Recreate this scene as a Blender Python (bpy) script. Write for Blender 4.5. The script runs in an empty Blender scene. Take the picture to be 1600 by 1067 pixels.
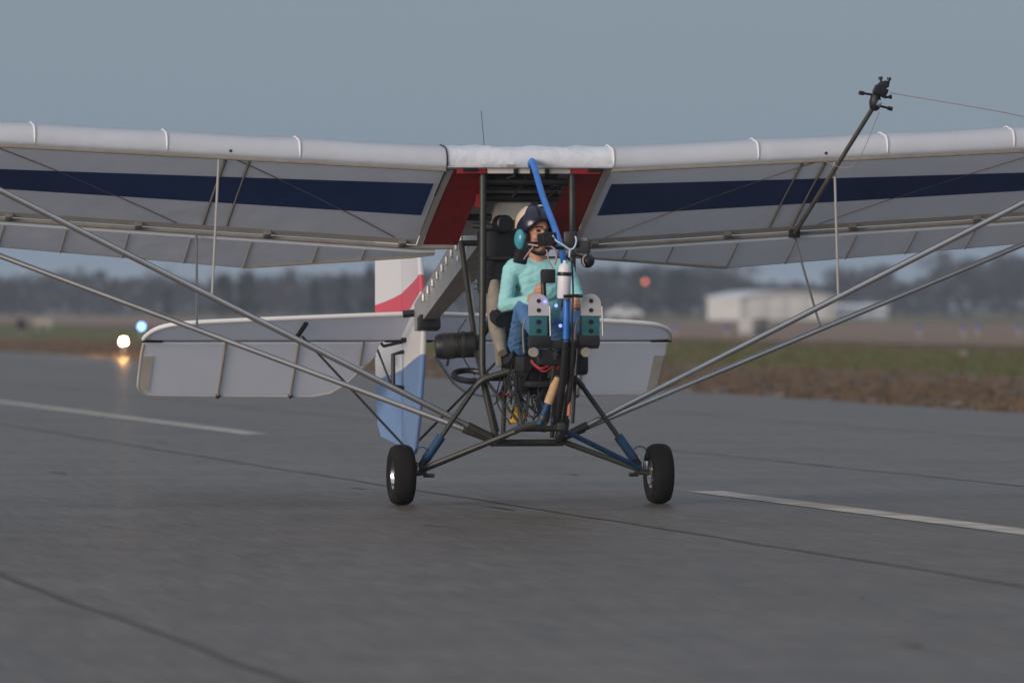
import bpy, bmesh, math, random
import numpy as np
from mathutils import Vector, Matrix, Quaternion, noise as mnoise

random.seed(7)
rng = np.random.default_rng(11)
sc = bpy.context.scene
COL = sc.collection
R = math.radians

# ------------------------------------------------------------------ camera
cam_d = bpy.data.cameras.new('camera')
cam = bpy.data.objects.new('camera', cam_d)
COL.objects.link(cam)
cam.location = (0, 0, 1.30)
cam.rotation_euler = (R(90 - 0.259), 0, 0)
cam_d.sensor_width = 36
cam_d.lens = 266.6
cam_d.clip_start = 0.5
cam_d.clip_end = 9000
cam_d.dof.use_dof = True
cam_d.dof.focus_distance = 49.6
cam_d.dof.aperture_fstop = 3.8
sc.camera = cam

# ------------------------------------------------------------------ sky, sun
SUN_DIR = Vector((-0.66, -0.75, 0)).normalized()
SUN_EL = R(7)
w = bpy.data.worlds.new('World')
sc.world = w
w.use_nodes = True
wn, wl = w.node_tree.nodes, w.node_tree.links
bg = wn['Background']
sky = wn.new('ShaderNodeTexSky')
sky.sky_type = 'NISHITA'
sky.sun_disc = False
sky.sun_elevation = SUN_EL
sky.sun_rotation = math.atan2(SUN_DIR.x, SUN_DIR.y)
sky.air_density = 1.0
sky.dust_density = 1.0
sky.ozone_density = 1.5
hs = wn.new('ShaderNodeHueSaturation')
hs.inputs['Saturation'].default_value = 0.8
hs.inputs['Value'].default_value = 0.32
wl.new(sky.outputs[0], hs.inputs['Color'])
veil = wn.new('ShaderNodeMixRGB')          # a veil of high cloud over the clear sky, brighter towards the zenith as overcast is
veil.blend_type = 'ADD'
veil.inputs[0].default_value = 1.0
wtc = wn.new('ShaderNodeTexCoord'); wsx = wn.new('ShaderNodeSeparateXYZ')
wl.new(wtc.outputs['Generated'], wsx.inputs[0])
wcl = wn.new('ShaderNodeMath'); wcl.operation = 'MAXIMUM'; wcl.inputs[1].default_value = 0.0
wl.new(wsx.outputs['Z'], wcl.inputs[0])
wma = wn.new('ShaderNodeVectorMath'); wma.operation = 'SCALE'; wma.inputs[0].default_value = (4.7, 4.1, 3.5)
wl.new(wcl.outputs[0], wma.inputs['Scale'])
wsc = wn.new('ShaderNodeVectorMath'); wsc.operation = 'ADD'; wsc.inputs[1].default_value = (1.95, 2.80, 3.95)
wl.new(wma.outputs[0], wsc.inputs[0])
wl.new(wsc.outputs[0], veil.inputs[2])
wl.new(hs.outputs[0], veil.inputs[1])
wl.new(veil.outputs[0], bg.inputs['Color'])
bg.inputs['Strength'].default_value = 0.06

sd = bpy.data.lights.new('sun', 'SUN')
sd.energy = 2.2
sd.angle = R(30)
sd.color = (1.0, 0.86, 0.76)
so = bpy.data.objects.new('sun', sd)
COL.objects.link(so)
sdir = Vector((SUN_DIR.x * math.cos(SUN_EL), SUN_DIR.y * math.cos(SUN_EL), math.sin(SUN_EL)))
so.rotation_euler = (-sdir).to_track_quat('-Z', 'Y').to_euler()
so.location = (-30, -30, 20)

vs = sc.view_settings
sc.display_settings.display_device = 'sRGB'
vs.view_transform = 'Standard'
vs.look = 'None'
vs.gamma = 1
vs.exposure = 0.34
vs.use_curve_mapping = False
sc.cycles.use_denoising = True
sc.cycles.max_bounces = 8
sc.cycles.volume_bounces = 1

# ------------------------------------------------------------------ materials
def mat(name, base, rough=0.6, metal=0.0, spec=0.5, var=0.0, vscale=8.0, bump=0.0, bscale=40.0, trans=0.0, emit=None, estr=0.0, coat=0.0):
    m = bpy.data.materials.new(name)
    m.use_nodes = True
    N, L = m.node_tree.nodes, m.node_tree.links
    b = N['Principled BSDF']
    c = tuple(base) + (1,)
    b.inputs['Base Color'].default_value = c
    b.inputs['Roughness'].default_value = rough
    b.inputs['Metallic'].default_value = metal
    b.inputs['Specular IOR Level'].default_value = spec
    if coat:
        b.inputs['Coat Weight'].default_value = coat
    tc = N.new('ShaderNodeTexCoord')
    if var:
        nz = N.new('ShaderNodeTexNoise'); nz.inputs['Scale'].default_value = vscale; nz.inputs['Detail'].default_value = 5
        L.new(tc.outputs['Object'], nz.inputs['Vector'])
        rp = N.new('ShaderNodeValToRGB')
        rp.color_ramp.elements[0].position = 0.3; rp.color_ramp.elements[1].position = 0.72
        rp.color_ramp.elements[0].color = tuple(x * (1 - var) for x in base) + (1,)
        rp.color_ramp.elements[1].color = tuple(min(1, x * (1 + var)) for x in base) + (1,)
        L.new(nz.outputs['Fac'], rp.inputs[0]); L.new(rp.outputs[0], b.inputs['Base Color'])
    if bump:
        n2 = N.new('ShaderNodeTexNoise'); n2.inputs['Scale'].default_value = bscale; n2.inputs['Detail'].default_value = 4
        L.new(tc.outputs['Object'], n2.inputs['Vector'])
        bp = N.new('ShaderNodeBump'); bp.inputs['Strength'].default_value = bump; bp.inputs['Distance'].default_value = 0.02
        L.new(n2.outputs['Fac'], bp.inputs['Height']); L.new(bp.outputs[0], b.inputs['Normal'])
    if emit:
        b.inputs['Emission Color'].default_value = tuple(emit) + (1,)
        b.inputs['Emission Strength'].default_value = estr
    if trans:
        t = N.new('ShaderNodeBsdfTranslucent')
        t.inputs['Color'].default_value = c
        mx = N.new('ShaderNodeMixShader'); mx.inputs[0].default_value = trans
        L.new(b.outputs[0], mx.inputs[1]); L.new(t.outputs[0], mx.inputs[2])
        L.new(mx.outputs[0], N['Material Output'].inputs['Surface'])
    return m

M = {}
M['fabric'] = mat('white_sailcloth', (.80, .82, .86), .5, var=.04, vscale=3, bump=.55, bscale=5, trans=.42)
M['fabric_tail'] = mat('white_tailcloth', (.84, .86, .90), .55, var=.04, vscale=3, bump=.15, bscale=6, trans=.5)
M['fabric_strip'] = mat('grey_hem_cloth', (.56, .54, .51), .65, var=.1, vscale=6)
M['batten'] = mat('white_batten', (.84, .83, .82), .5)
M['navy'] = mat('navy_cloth', (.010, .050, .20), .55, var=.12, vscale=3, bump=.2, bscale=7)
M['red'] = mat('red_cloth', (.30, .012, .016), .55, var=.2, vscale=5, bump=.4, bscale=9)
M['hem'] = mat('beige_hem', (.33, .30, .255), .85, spec=.1, var=.12, vscale=12)
M['brace'] = mat('brace_shadow_grey', (.33, .32, .30), .8, spec=.1)  # tone of brace and rib shadows through the cloth, put into the colour
M['polegrey'] = mat('weathered_grey_tube', (.13, .125, .115), .55, metal=.2, var=.2, vscale=9)
M['jury'] = mat('pale_strut_paint', (.40, .39, .37), .6)
M['fabric_centre'] = mat('white_root_cloth', (.70, .72, .76), .5, var=.06, vscale=5, bump=.7, bscale=9)
M['dull_grey'] = mat('wing_brace_tube', (.24, .235, .225), .6)  # plain dull grey of the hinge parts and display hood
M['alu'] = mat('aluminium_tube', (.62, .61, .60), .33, metal=.9, var=.08, vscale=6)
M['alu_bright'] = mat('polished_aluminium', (.8, .8, .8), .18, metal=1)
M['alu_sheet'] = mat('dull_aluminium_sheet', (.46, .44, .41), .5, metal=.4, var=.15, vscale=4)
M['olive'] = mat('dark_olive_tube', (.058, .060, .054), .45, metal=.25, var=.15, vscale=14)
M['dark'] = mat('black_painted_metal', (.018, .018, .02), .5, var=.2, vscale=20)
M['black'] = mat('black_plastic', (.012, .012, .014), .45)
M['rubber'] = mat('tyre_rubber', (.014, .0125, .012), .85, var=.25, vscale=9, bump=.2, bscale=90, spec=.25)
M['bluepaint'] = mat('bright_blue_paint', (.03, .17, .55), .35, var=.2, vscale=7)
M['bluesleeve'] = mat('dark_blue_sleeve', (.015, .06, .14), .6, var=.2, vscale=20)
M['teal'] = mat('dark_teal_plate', (.03, .14, .16), .5, var=.15, vscale=16)
M['plate'] = mat('pale_metal_plate', (.58, .56, .57), .5, metal=.2, var=.08, vscale=12)
M['tan'] = mat('tan_canvas', (.27, .23, .19), .8, var=.15, vscale=14, bump=.2, bscale=60)
M['wood'] = mat('tan_foam_grip', (.55, .36, .19), .7, var=.12, vscale=25)
M['yellow'] = mat('yellow_plastic', (.75, .42, .02), .5)
M['whitepl'] = mat('white_bottle_plastic', (.76, .74, .77), .4)
M['redwire'] = mat('red_wire', (.35, .03, .03), .5)
M['pinkwire'] = mat('pinkish_wire', (.42, .26, .25), .5)
M['paleblue'] = mat('pale_blue_cord', (.45, .62, .72), .5)
M['salmon'] = mat('salmon_tube', (.55, .22, .16), .5)
M['skin'] = mat('skin', (.56, .29, .19), .5, var=.12, vscale=18)
M['shirt'] = mat('aqua_jersey', (.32, .66, .65), .75, var=.08, vscale=9, bump=.5, bscale=14)
M['jeans'] = mat('blue_denim', (.075, .18, .36), .8, var=.18, vscale=12, bump=.4, bscale=16)
M['shoe'] = mat('dark_shoe', (.03, .03, .035), .7)
M['navyshell'] = mat('navy_helmet_shell', (.012, .013, .035), .3, coat=.3)
M['cream'] = mat('cream_helmet_panel', (.66, .55, .42), .4)
M['earcup'] = mat('teal_ear_cup', (.06, .33, .42), .32, coat=.3)
M['eye'] = mat('dark_eye', (.03, .02, .02), .3)
M['led'] = mat('blue_led', (.1, .1, .9), .4, emit=(.16, .2, 1.0), estr=2.2)

# ------------------------------------------------------------------ mesh helpers
def catmull(pts, n=6):
    P = [Vector(p) for p in pts]
    if len(P) < 3:
        return P
    out = []
    for i in range(len(P) - 1):
        p0 = P[max(i - 1, 0)]; p1 = P[i]; p2 = P[i + 1]; p3 = P[min(i + 2, len(P) - 1)]
        for k in range(n):
            t = k / n
            out.append(0.5 * ((2 * p1) + (p2 - p0) * t + (2 * p0 - 5 * p1 + 4 * p2 - p3) * t * t + (3 * p1 - p0 - 3 * p2 + p3) * t ** 3))
    out.append(P[-1])
    return out

class MB:
    def __init__(s):
        s.v = []; s.f = []
    def add(s, v, f):
        o = len(s.v)
        s.v += [tuple(p) for p in v]
        s.f += [tuple(i + o for i in q) for q in f]
        return s
    def tube(s, pts, r, n=10, curve=False, sub=6, cap=True):
        P = catmull(pts, sub) if curve else [Vector(p) for p in pts]
        m = len(P)
        if isinstance(r, (int, float)):
            rr = [r] * m
        elif len(r) == m:
            rr = list(r)
        else:
            rr = [float(np.interp(i / (m - 1) * (len(r) - 1), range(len(r)), r)) for i in range(m)]
        ref = None
        V = []
        for i, p in enumerate(P):
            t = (P[min(i + 1, m - 1)] - P[max(i - 1, 0)]).normalized()
            if ref is None:
                ref = t.orthogonal().normalized()
            a = (ref - t * ref.dot(t)).normalized(); ref = a
            b = t.cross(a)
            for k in range(n):
                q = 2 * math.pi * k / n
                V.append(p + (a * math.cos(q) + b * math.sin(q)) * rr[i])
        F = []
        for i in range(m - 1):
            for k in range(n):
                F.append((i * n + k, i * n + (k + 1) % n, (i + 1) * n + (k + 1) % n, (i + 1) * n + k))
        if cap:
            F.append(tuple(range(n - 1, -1, -1))); F.append(tuple((m - 1) * n + k for k in range(n)))
        return s.add(V, F)
    def box(s, c, d, rot=None, bev=0.0):
        bm = bmesh.new()
        bmesh.ops.create_cube(bm, size=1)
        for v in bm.verts:
            v.co = Vector((v.co.x * d[0], v.co.y * d[1], v.co.z * d[2]))
        if bev:
            bmesh.ops.bevel(bm, geom=list(bm.edges), offset=bev, segments=2, affect='EDGES', profile=.6)
        mt = Matrix.Translation(Vector(c)) @ (rot.to_4x4() if rot else Matrix())
        bm.verts.ensure_lookup_table()
        V = [mt @ v.co for v in bm.verts]
        F = [tuple(v.index for v in f.verts) for f in bm.faces]
        bm.free()
        return s.add(V, F)
    def lathe(s, prof, o=(0, 0, 0), ax=(0, 0, 1), n=20, cap=False):
        """prof: (r, h) pairs along the axis"""
        a = Vector(ax).normalized(); u = a.orthogonal().normalized(); w_ = a.cross(u); o = Vector(o)
        V = []; F = []
        for r, h in prof:
            for k in range(n):
                q = 2 * math.pi * k / n
                V.append(o + a * h + (u * math.cos(q) + w_ * math.sin(q)) * r)
        for i in range(len(prof) - 1):
            for k in range(n):
                F.append((i * n + k, i * n + (k + 1) % n, (i + 1) * n + (k + 1) % n, (i + 1) * n + k))
        if cap:
            F.append(tuple(range(n - 1, -1, -1))); F.append(tuple((len(prof) - 1) * n + k for k in range(n)))
        return s.add(V, F)
    def ell(s, c, d, rot=None, n=16, m=10):
        V = []; F = []
        c = Vector(c)
        for i in range(m + 1):
            th = math.pi * i / m
            for k in range(n):
                q = 2 * math.pi * k / n
                p = Vector((d[0] * math.sin(th) * math.cos(q), d[1] * math.sin(th) * math.sin(q), d[2] * math.cos(th)))
                V.append(c + (rot @ p if rot else p))
        for i in range(m):
            for k in range(n):
                F.append((i * n + k, (i + 1) * n + k, (i + 1) * n + (k + 1) % n, i * n + (k + 1) % n))
        return s.add(V, F)
    def loft(s, rings, close=True, caps=True):
        n = len(rings[0]); V = [p for r in rings for p in r]; F = []
        rg = n if close else n - 1
        for i in range(len(rings) - 1):
            for k in range(rg):
                F.append((i * n + k, i * n + (k + 1) % n, (i + 1) * n + (k + 1) % n, (i + 1) * n + k))
        if caps and close:
            F.append(tuple(range(n - 1, -1, -1))); F.append(tuple((len(rings) - 1) * n + k for k in range(n)))
        return s.add(V, F)
    def plate(s, pts, nrm, th):
        """a polygon with thickness"""
        n = len(pts); d = Vector(nrm).normalized() * th
        A = [Vector(p) + d * .5 for p in pts]; B = [Vector(p) - d * .5 for p in pts]
        F = [tuple(range(n)), tuple(range(2 * n - 1, n - 1, -1))]
        for k in range(n):
            F.append((k, k + n, (k + 1) % n + n, (k + 1) % n))
        return s.add(A + B, F)
    def mesh(s, name, m, smooth=True, ang=40):
        me = bpy.data.meshes.new(name)
        me.from_pydata(s.v, [], s.f)
        bm = bmesh.new(); bm.from_mesh(me)
        bmesh.ops.remove_doubles(bm, verts=bm.verts, dist=1e-6)
        bmesh.ops.recalc_face_normals(bm, faces=bm.faces)
        bm.to_mesh(me); bm.free()
        if m:
            me.materials.append(m)
        if smooth:
            me.polygons.foreach_set('use_smooth', [True] * len(me.polygons))
            try:
                me.set_sharp_from_angle(angle=R(ang))
            except Exception:
                pass
        return me

def obj(name, mb, m, parent=None, smooth=True, loc=None):
    me = mb.mesh(name, M[m] if isinstance(m, str) else m, smooth) if isinstance(mb, MB) else mb
    o = bpy.data.objects.new(name, me)
    COL.objects.link(o)
    if parent:
        o.parent = parent
    if loc is not None:
        o.location = loc
    return o

def tag(o, label=None, cat=None, group=None, kind=None):
    if label: o['label'] = label
    if cat: o['category'] = cat
    if group: o['group'] = group
    if kind: o['kind'] = kind
    return o

def empty(name, loc=(0, 0, 0), rz=0.0):
    e = bpy.data.objects.new(name, None)
    e.empty_display_size = .2
    COL.objects.link(e)
    e.location = loc; e.rotation_euler = (0, 0, rz)
    return e

def copy_tree(o, parent=None):
    c = o.copy(); COL.objects.link(c); c.parent = parent
    for ch in list(o.children):
        copy_tree(ch, c)
    return c

# ------------------------------------------------------------------ ground, runway
RW_P = Vector((1.39, 53.3))                     # a point of the centreline
RW_D = Vector((-0.163, 0.9866)).normalized()    # its direction, away from the camera
RW_N = Vector((RW_D.y, -RW_D.x))                # towards the far grass
HALF = 11.5
def rw(off, along):
    p = RW_P + RW_N * off + RW_D * along
    return p.x, p.y

def ground_material():
    m = bpy.data.materials.new('airfield_grass_and_soil'); m.use_nodes = True
    N, L = m.node_tree.nodes, m.node_tree.links
    b = N['Principled BSDF']; b.inputs['Roughness'].default_value = .95; b.inputs['Specular IOR Level'].default_value = .1
    g = N.new('ShaderNodeNewGeometry')
    dot = N.new('ShaderNodeVectorMath'); dot.operation = 'DOT_PRODUCT'
    L.new(g.outputs['Position'], dot.inputs[0]); dot.inputs[1].default_value = (RW_N.x, RW_N.y, 0)
    off = N.new('ShaderNodeMath'); off.operation = 'SUBTRACT'
    L.new(dot.outputs['Value'], off.inputs[0]); off.inputs[1].default_value = RW_P.dot(RW_N) + HALF
    nz = N.new('ShaderNodeTexNoise'); nz.inputs['Scale'].default_value = .12; nz.inputs['Detail'].default_value = 6
    L.new(g.outputs['Position'], nz.inputs['Vector'])
    ma = N.new('ShaderNodeMath'); ma.operation = 'MULTIPLY_ADD'; ma.inputs[1].default_value = 12; ma.inputs[2].default_value = -6
    L.new(nz.outputs['Fac'], ma.inputs[0])
    ad = N.new('ShaderNodeMath'); L.new(off.outputs[0], ad.inputs[0]); L.new(ma.outputs[0], ad.inputs[1])
    mr = N.new('ShaderNodeMapRange'); mr.inputs['From Min'].default_value = 0; mr.inputs['From Max'].default_value = 200
    L.new(ad.outputs[0], mr.inputs['Value'])
    rp = N.new('ShaderNodeValToRGB'); cr = rp.color_ramp
    stops = [(0, (.18, .13, .09)), (3, (.125, .088, .055)), (7, (.135, .095, .066)), (10, (.20, .142, .10)), (13, (.135, .128, .045)), (26, (.13, .13, .04)),
             (31, (.135, .11, .05)), (36, (.085, .058, .038)), (40, (.26, .178, .13)), (95, (.27, .185, .135)), (125, (.15, .135, .06)), (190, (.135, .11, .06))]
    while len(cr.elements) < len(stops):
        cr.elements.new(.5)
    for e, (d, c) in zip(cr.elements, stops):
        e.position = d / 200
    for e, (d, c) in zip(cr.elements, stops):
        e.color = c + (1,)
    L.new(mr.outputs[0], rp.inputs[0])
    n2 = N.new('ShaderNodeTexNoise'); n2.inputs['Scale'].default_value = 1.3; n2.inputs['Detail'].default_value = 8; n2.inputs['Roughness'].default_value = .65
    L.new(g.outputs['Position'], n2.inputs['Vector'])
    mr2 = N.new('ShaderNodeMapRange'); mr2.inputs['From Min'].default_value = .3; mr2.inputs['From Max'].default_value = .7
    mr2.inputs['To Min'].default_value = .55; mr2.inputs['To Max'].default_value = 1.4
    L.new(n2.outputs['Fac'], mr2.inputs['Value'])
    mx = N.new('ShaderNodeVectorMath'); mx.operation = 'SCALE'
    L.new(rp.outputs[0], mx.inputs[0]); L.new(mr2.outputs[0], mx.inputs['Scale'])
    L.new(mx.outputs[0], b.inputs['Base Color'])
    return m

def asphalt_material():
    m = bpy.data.materials.new('worn_asphalt'); m.use_nodes = True
    N, L = m.node_tree.nodes, m.node_tree.links
    b = N['Principled BSDF']; b.inputs['Specular IOR Level'].default_value = .06
    g = N.new('ShaderNodeNewGeometry')
    mp = N.new('ShaderNodeMapping'); mp.vector_type = 'POINT'; mp.inputs['Rotation'].default_value = (0, 0, -math.atan2(-RW_D.x, RW_D.y))
    L.new(g.outputs['Position'], mp.inputs['Vector'])
    def noise(scale, det, sc_=None, rough=.6):
        n = N.new('ShaderNodeTexNoise'); n.inputs['Scale'].default_value = scale; n.inputs['Detail'].default_value = det; n.inputs['Roughness'].default_value = rough
        if sc_:
            q = N.new('ShaderNodeMapping'); q.inputs['Scale'].default_value = sc_
            L.new(mp.outputs[0], q.inputs['Vector']); L.new(q.outputs[0], n.inputs['Vector'])
        else:
            L.new(mp.outputs[0], n.inputs['Vector'])
        return n
    def rng_(n, a, b_, c, d):
        r = N.new('ShaderNodeMapRange'); r.inputs['From Min'].default_value = a; r.inputs['From Max'].default_value = b_
        r.inputs['To Min'].default_value = c; r.inputs['To Max'].default_value = d
        L.new(n.outputs['Fac'], r.inputs['Value']); return r
    big = rng_(noise(1, 4, (1.1, .03, 1)), .3, .7, .90, 1.09)     # lanes of wear along the runway
    mid = rng_(noise(.55, 5), .3, .7, .90, 1.10)
    fine = rng_(noise(42, 3, None, .8), .25, .75, .62, 1.42)       # aggregate
    cross = rng_(noise(1, 3, (.05, .8, 1)), .35, .65, .95, 1.04)
    def mul(a, c):
        k = N.new('ShaderNodeMath'); k.operation = 'MULTIPLY'
        L.new(a.outputs[0], k.inputs[0]); L.new(c.outputs[0], k.inputs[1]); return k
    streak = rng_(noise(1, 4, (26, .7, 1), .8), .3, .7, .58, 1.42)   # rubber and traffic streaks
    spots = rng_(noise(1, 3, (9, 1.2, 1), .7), .3, .7, .84, 1.16)
    t = mul(mul(mul(big, mid), mul(fine, cross)), mul(streak, spots))
    s = N.new('ShaderNodeVectorMath'); s.operation = 'SCALE'
    s.inputs[0].default_value = (.130, .105, .086)
    L.new(t.outputs[0], s.inputs['Scale']); L.new(s.outputs[0], b.inputs['Base Color'])
    rr = rng_(noise(.35, 4), .3, .7, .38, .43)
    L.new(rr.outputs[0], b.inputs['Roughness'])
    bp = N.new('ShaderNodeBump'); bp.inputs['Strength'].default_value = .25; bp.inputs['Distance'].default_value = .004
    nf = noise(60, 3)
    L.new(nf.outputs['Fac'], bp.inputs['Height']); L.new(bp.outputs[0], b.inputs['Normal'])
    return m

M['ground'] = ground_material()
M['asphalt'] = asphalt_material()
M['paint'] = mat('worn_white_paint', (.46, .41, .35), .7, var=.35, vscale=2.2)
M['tar'] = mat('tar_joint', (.082, .067, .056), .7, var=.3, vscale=3)

gb = MB()
xs = [-3500, -400, -100, 0, 100, 400, 3500]; ys = [-400, 0, 200, 600, 1600, 4500]
gb.add([(x, y, -.03) for y in ys for x in xs], [(j * 7 + i, j * 7 + i + 1, (j + 1) * 7 + i + 1, (j + 1) * 7 + i) for j in range(5) for i in range(6)])
tag(obj('ground', gb, 'ground', smooth=False), kind='structure')

rb = MB()
A = [-250 + 8 * i for i in range(200)]
L_ = []; R_ = []
for a in A:
    j = (random.random() - .5) * .35 + .25 * math.sin(a * .13) + .15 * math.sin(a * .41)
    L_.append(rw(-HALF - 2, a) + (0.0,)); R_.append(rw(HALF + j, a) + (0.0,))
n = len(A)
rb.add(L_ + R_, [(i, i + n, i + n + 1, i + 1) for i in range(n - 1)])
runway = tag(obj('runway', rb, 'asphalt', smooth=False), kind='structure')

def strip(name, off0, off1, a0, a1, z, m, parent, step=2.0, wob=0.0, taper=0.0):
    mb = MB(); k = max(2, int((a1 - a0) / step) + 1)
    P = []; Q = []
    ph = random.random() * 9
    for i in range(k):
        a = a0 + (a1 - a0) * i / (k - 1)
        d = wob * (math.sin(a * .9 + ph) + .6 * math.sin(a * 2.3 + 2 * ph) + 1.5 * math.sin(a * .17 + ph))
        e = 1.0
        if taper:
            e = min(1, min(i, k - 1 - i) / (k * taper) + .15)
        w2 = (off1 - off0) / 2 * e * (1 + (random.random() - .5) * (.5 if wob else .04)); c = (off0 + off1) / 2
        P.append(rw(c - w2 + d, a) + (z,)); Q.append(rw(c + w2 + d, a) + (z,))
    mb.add(P + Q, [(i, i + k, i + k + 1, i + 1) for i in range(k - 1)])
    return obj(name, mb, m, parent, smooth=False)

# centreline dashes (gap under the aircraft)
for a0, a1 in ((-37, 0.2), (24.5, 61), (85.5, 122), (146.5, 183), (207, 243)):
    strip('centreline_dash', -.135, .135, a0, a1, .004, 'paint', runway, step=1.0)
# tar filled joints between the paving lanes
for off in (-6.5, -1.95, 2.6, 7.1):
    strip('tar_joint', off - (.022 if off < -5 else .015), off + (.022 if off < -5 else .015), -48, 240, .004, 'tar' if off < -5 else mat('old_tar_joint', (.108, .088, .073), .7, var=.3, vscale=3), runway, step=.7, wob=.012)
def crack(pts, wd=.03):
    mb = MB(); P = catmull([(x, y, .0045) for x, y in pts], 4); V = []; k = len(P)
    for i, p in enumerate(P):
        t = (P[min(i + 1, k - 1)] - P[max(i - 1, 0)]).normalized(); nn = Vector((-t.y, t.x, 0)) * wd * (.35 + .65 * math.sin(math.pi * (i + .3) / (k + .3)))
        V += [p + nn, p - nn]
    mb.add(V, [(2 * i, 2 * i + 1, 2 * i + 3, 2 * i + 2) for i in range(k - 1)])
    obj('crack', mb, 'tar', runway, smooth=False)
def gp(u, v):   # the spot on the ground measured in the photograph
    y = 1.3 * 11850 / (v - 480); return ((u - 800) / 11850 * y, y)
for pts in ([(68, 737), (84, 738), (104, 741)], [(545, 762), (556, 763), (572, 765)], [(753, 791), (775, 793), (805, 798)], [(868, 740), (890, 741), (905, 743)],
            [(1405, 1006), (1430, 1009), (1440, 1011)], [(1345, 934), (1352, 935)], [(664, 820), (680, 822), (700, 823)], [(240, 690), (262, 692)], [(1262, 725), (1300, 729)]):
    crack([gp(*p) for p in pts], .016)

# ------------------------------------------------------------------ grass verge (uncountable)
def verge():
    V = []; F = []; mi = []
    def tuft(x, y, h, sp, kind, nb=5):
        for _ in range(nb):
            a = random.random() * 6.283; d = random.random() * sp; wd = .008 + random.random() * .012
            bx, by = x + math.cos(a) * d * .5, y + math.sin(a) * d * .5
            hh = h * (.5 + random.random() * .7); tx, ty = bx + math.cos(a) * hh * .45, by + math.sin(a) * hh * .45
            o = len(V)
            V.extend([(bx - wd, by, -.03), (bx + wd, by, -.03), (tx, ty, hh)])
            F.append((o, o + 1, o + 2)); mi.append(kind)
    for i in range(15000):
        al = 15 + random.random() ** 1.3 * 240
        d = random.random() ** 1.5 * 34 + .1
        x, y = rw(HALF + d, al)
        if abs(x) > .0675 * y + 4: continue
        green = 11 < d < 30
        kind = 0 if (green and random.random() < .75) else (1 if random.random() < .6 else 2)
        tuft(x, y, .035 + random.random() * .06, .16, kind)
    me = bpy.data.meshes.new('verge_grass'); me.from_pydata(V, [], F)
    for nm, c in (('green_grass', (.10, .105, .035)), ('dry_grass', (.17, .122, .08)), ('dead_brown_grass', (.10, .068, .046))):
        me.materials.append(mat(nm, c, .9, spec=.1))
    me.polygons.foreach_set('material_index', mi)
    o = obj('verge_grass', me, None)
    tag(o, 'short dry and green grass along the runway edge', 'grass', kind='stuff')
    mb = MB()
    for i in range(520):
        al = 15 + random.random() * 190; x, y = rw(HALF + .15 + abs(random.gauss(0, .45)), al); s = .025 + random.random() ** 3 * .12
        bm = bmesh.new(); bmesh.ops.create_icosphere(bm, subdivisions=1, radius=s)
        for v in bm.verts: v.co = Vector((v.co.x * (.8 + random.random() * .9), v.co.y, v.co.z * .6)) * (.75 + random.random() * .5)
        bm.verts.ensure_lookup_table()
        mb.add([v.co + Vector((x, y, 0)) for v in bm.verts], [tuple(q.index for q in f.verts) for f in bm.faces]); bm.free()
    tag(obj('verge_rubble', mb, mat('rubble', (.13, .10, .085), .9, var=.4, vscale=2)), 'loose soil clods and stones on the runway edge', 'rubble', kind='stuff')
verge()

# ------------------------------------------------------------------ the aircraft
AIR_P = (0.122, 50.0, 0.0); YAW = R(11)
plane = empty('ultralight_aircraft', AIR_P, YAW)
tag(plane, 'white high-wing ultralight aircraft with navy wing stripes and open tube cockpit on the runway', 'aircraft')

def zc(x): return 2.22 + .05 * max(0, abs(x) - .56)
def wo(x): return 1 - .03 * max(0, abs(x) - .56)
def low(x, t, drop=0.0):
    """a point of the wing's lower surface, t = 0 leading edge .. 1 rear spar"""
    y = .015 + 1.135 * t
    return Vector((x, y, zc(x) - .5 * wo(x) * t + .012 * math.sin(math.pi * t) - drop))
SPAN = 5.1
RIBS = [.56, 1.54, 2.42, 3.29, 4.16, 5.05]
def sag(x):
    a = abs(x)
    for i in range(len(RIBS) - 1):
        if RIBS[i] <= a <= RIBS[i + 1]:
            return math.sin(math.pi * (a - RIBS[i]) / (RIBS[i + 1] - RIBS[i]))
    return 0
UP = [(.003, .008), (-.004, .028), (-.003, .056), (.006, .083), (.024, .106), (.06, .125), (.14, .138), (.25, .148), (.45, .085), (.7, -.02), (.95, -.20), (1.15, -.43)]
def section(x):
    k = wo(x); s = sag(x) * .007
    ring = [low(x, t) for t in (1, .8, .6, .4, .2, .06, 0)]
    for y, z in UP:
        zz = z if z > 0 else z * k
        ring.append(Vector((x, y + (s * .5 if z < .1 else 0), zc(x) + zz - (s if z > .02 else 0))))
    return ring

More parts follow.
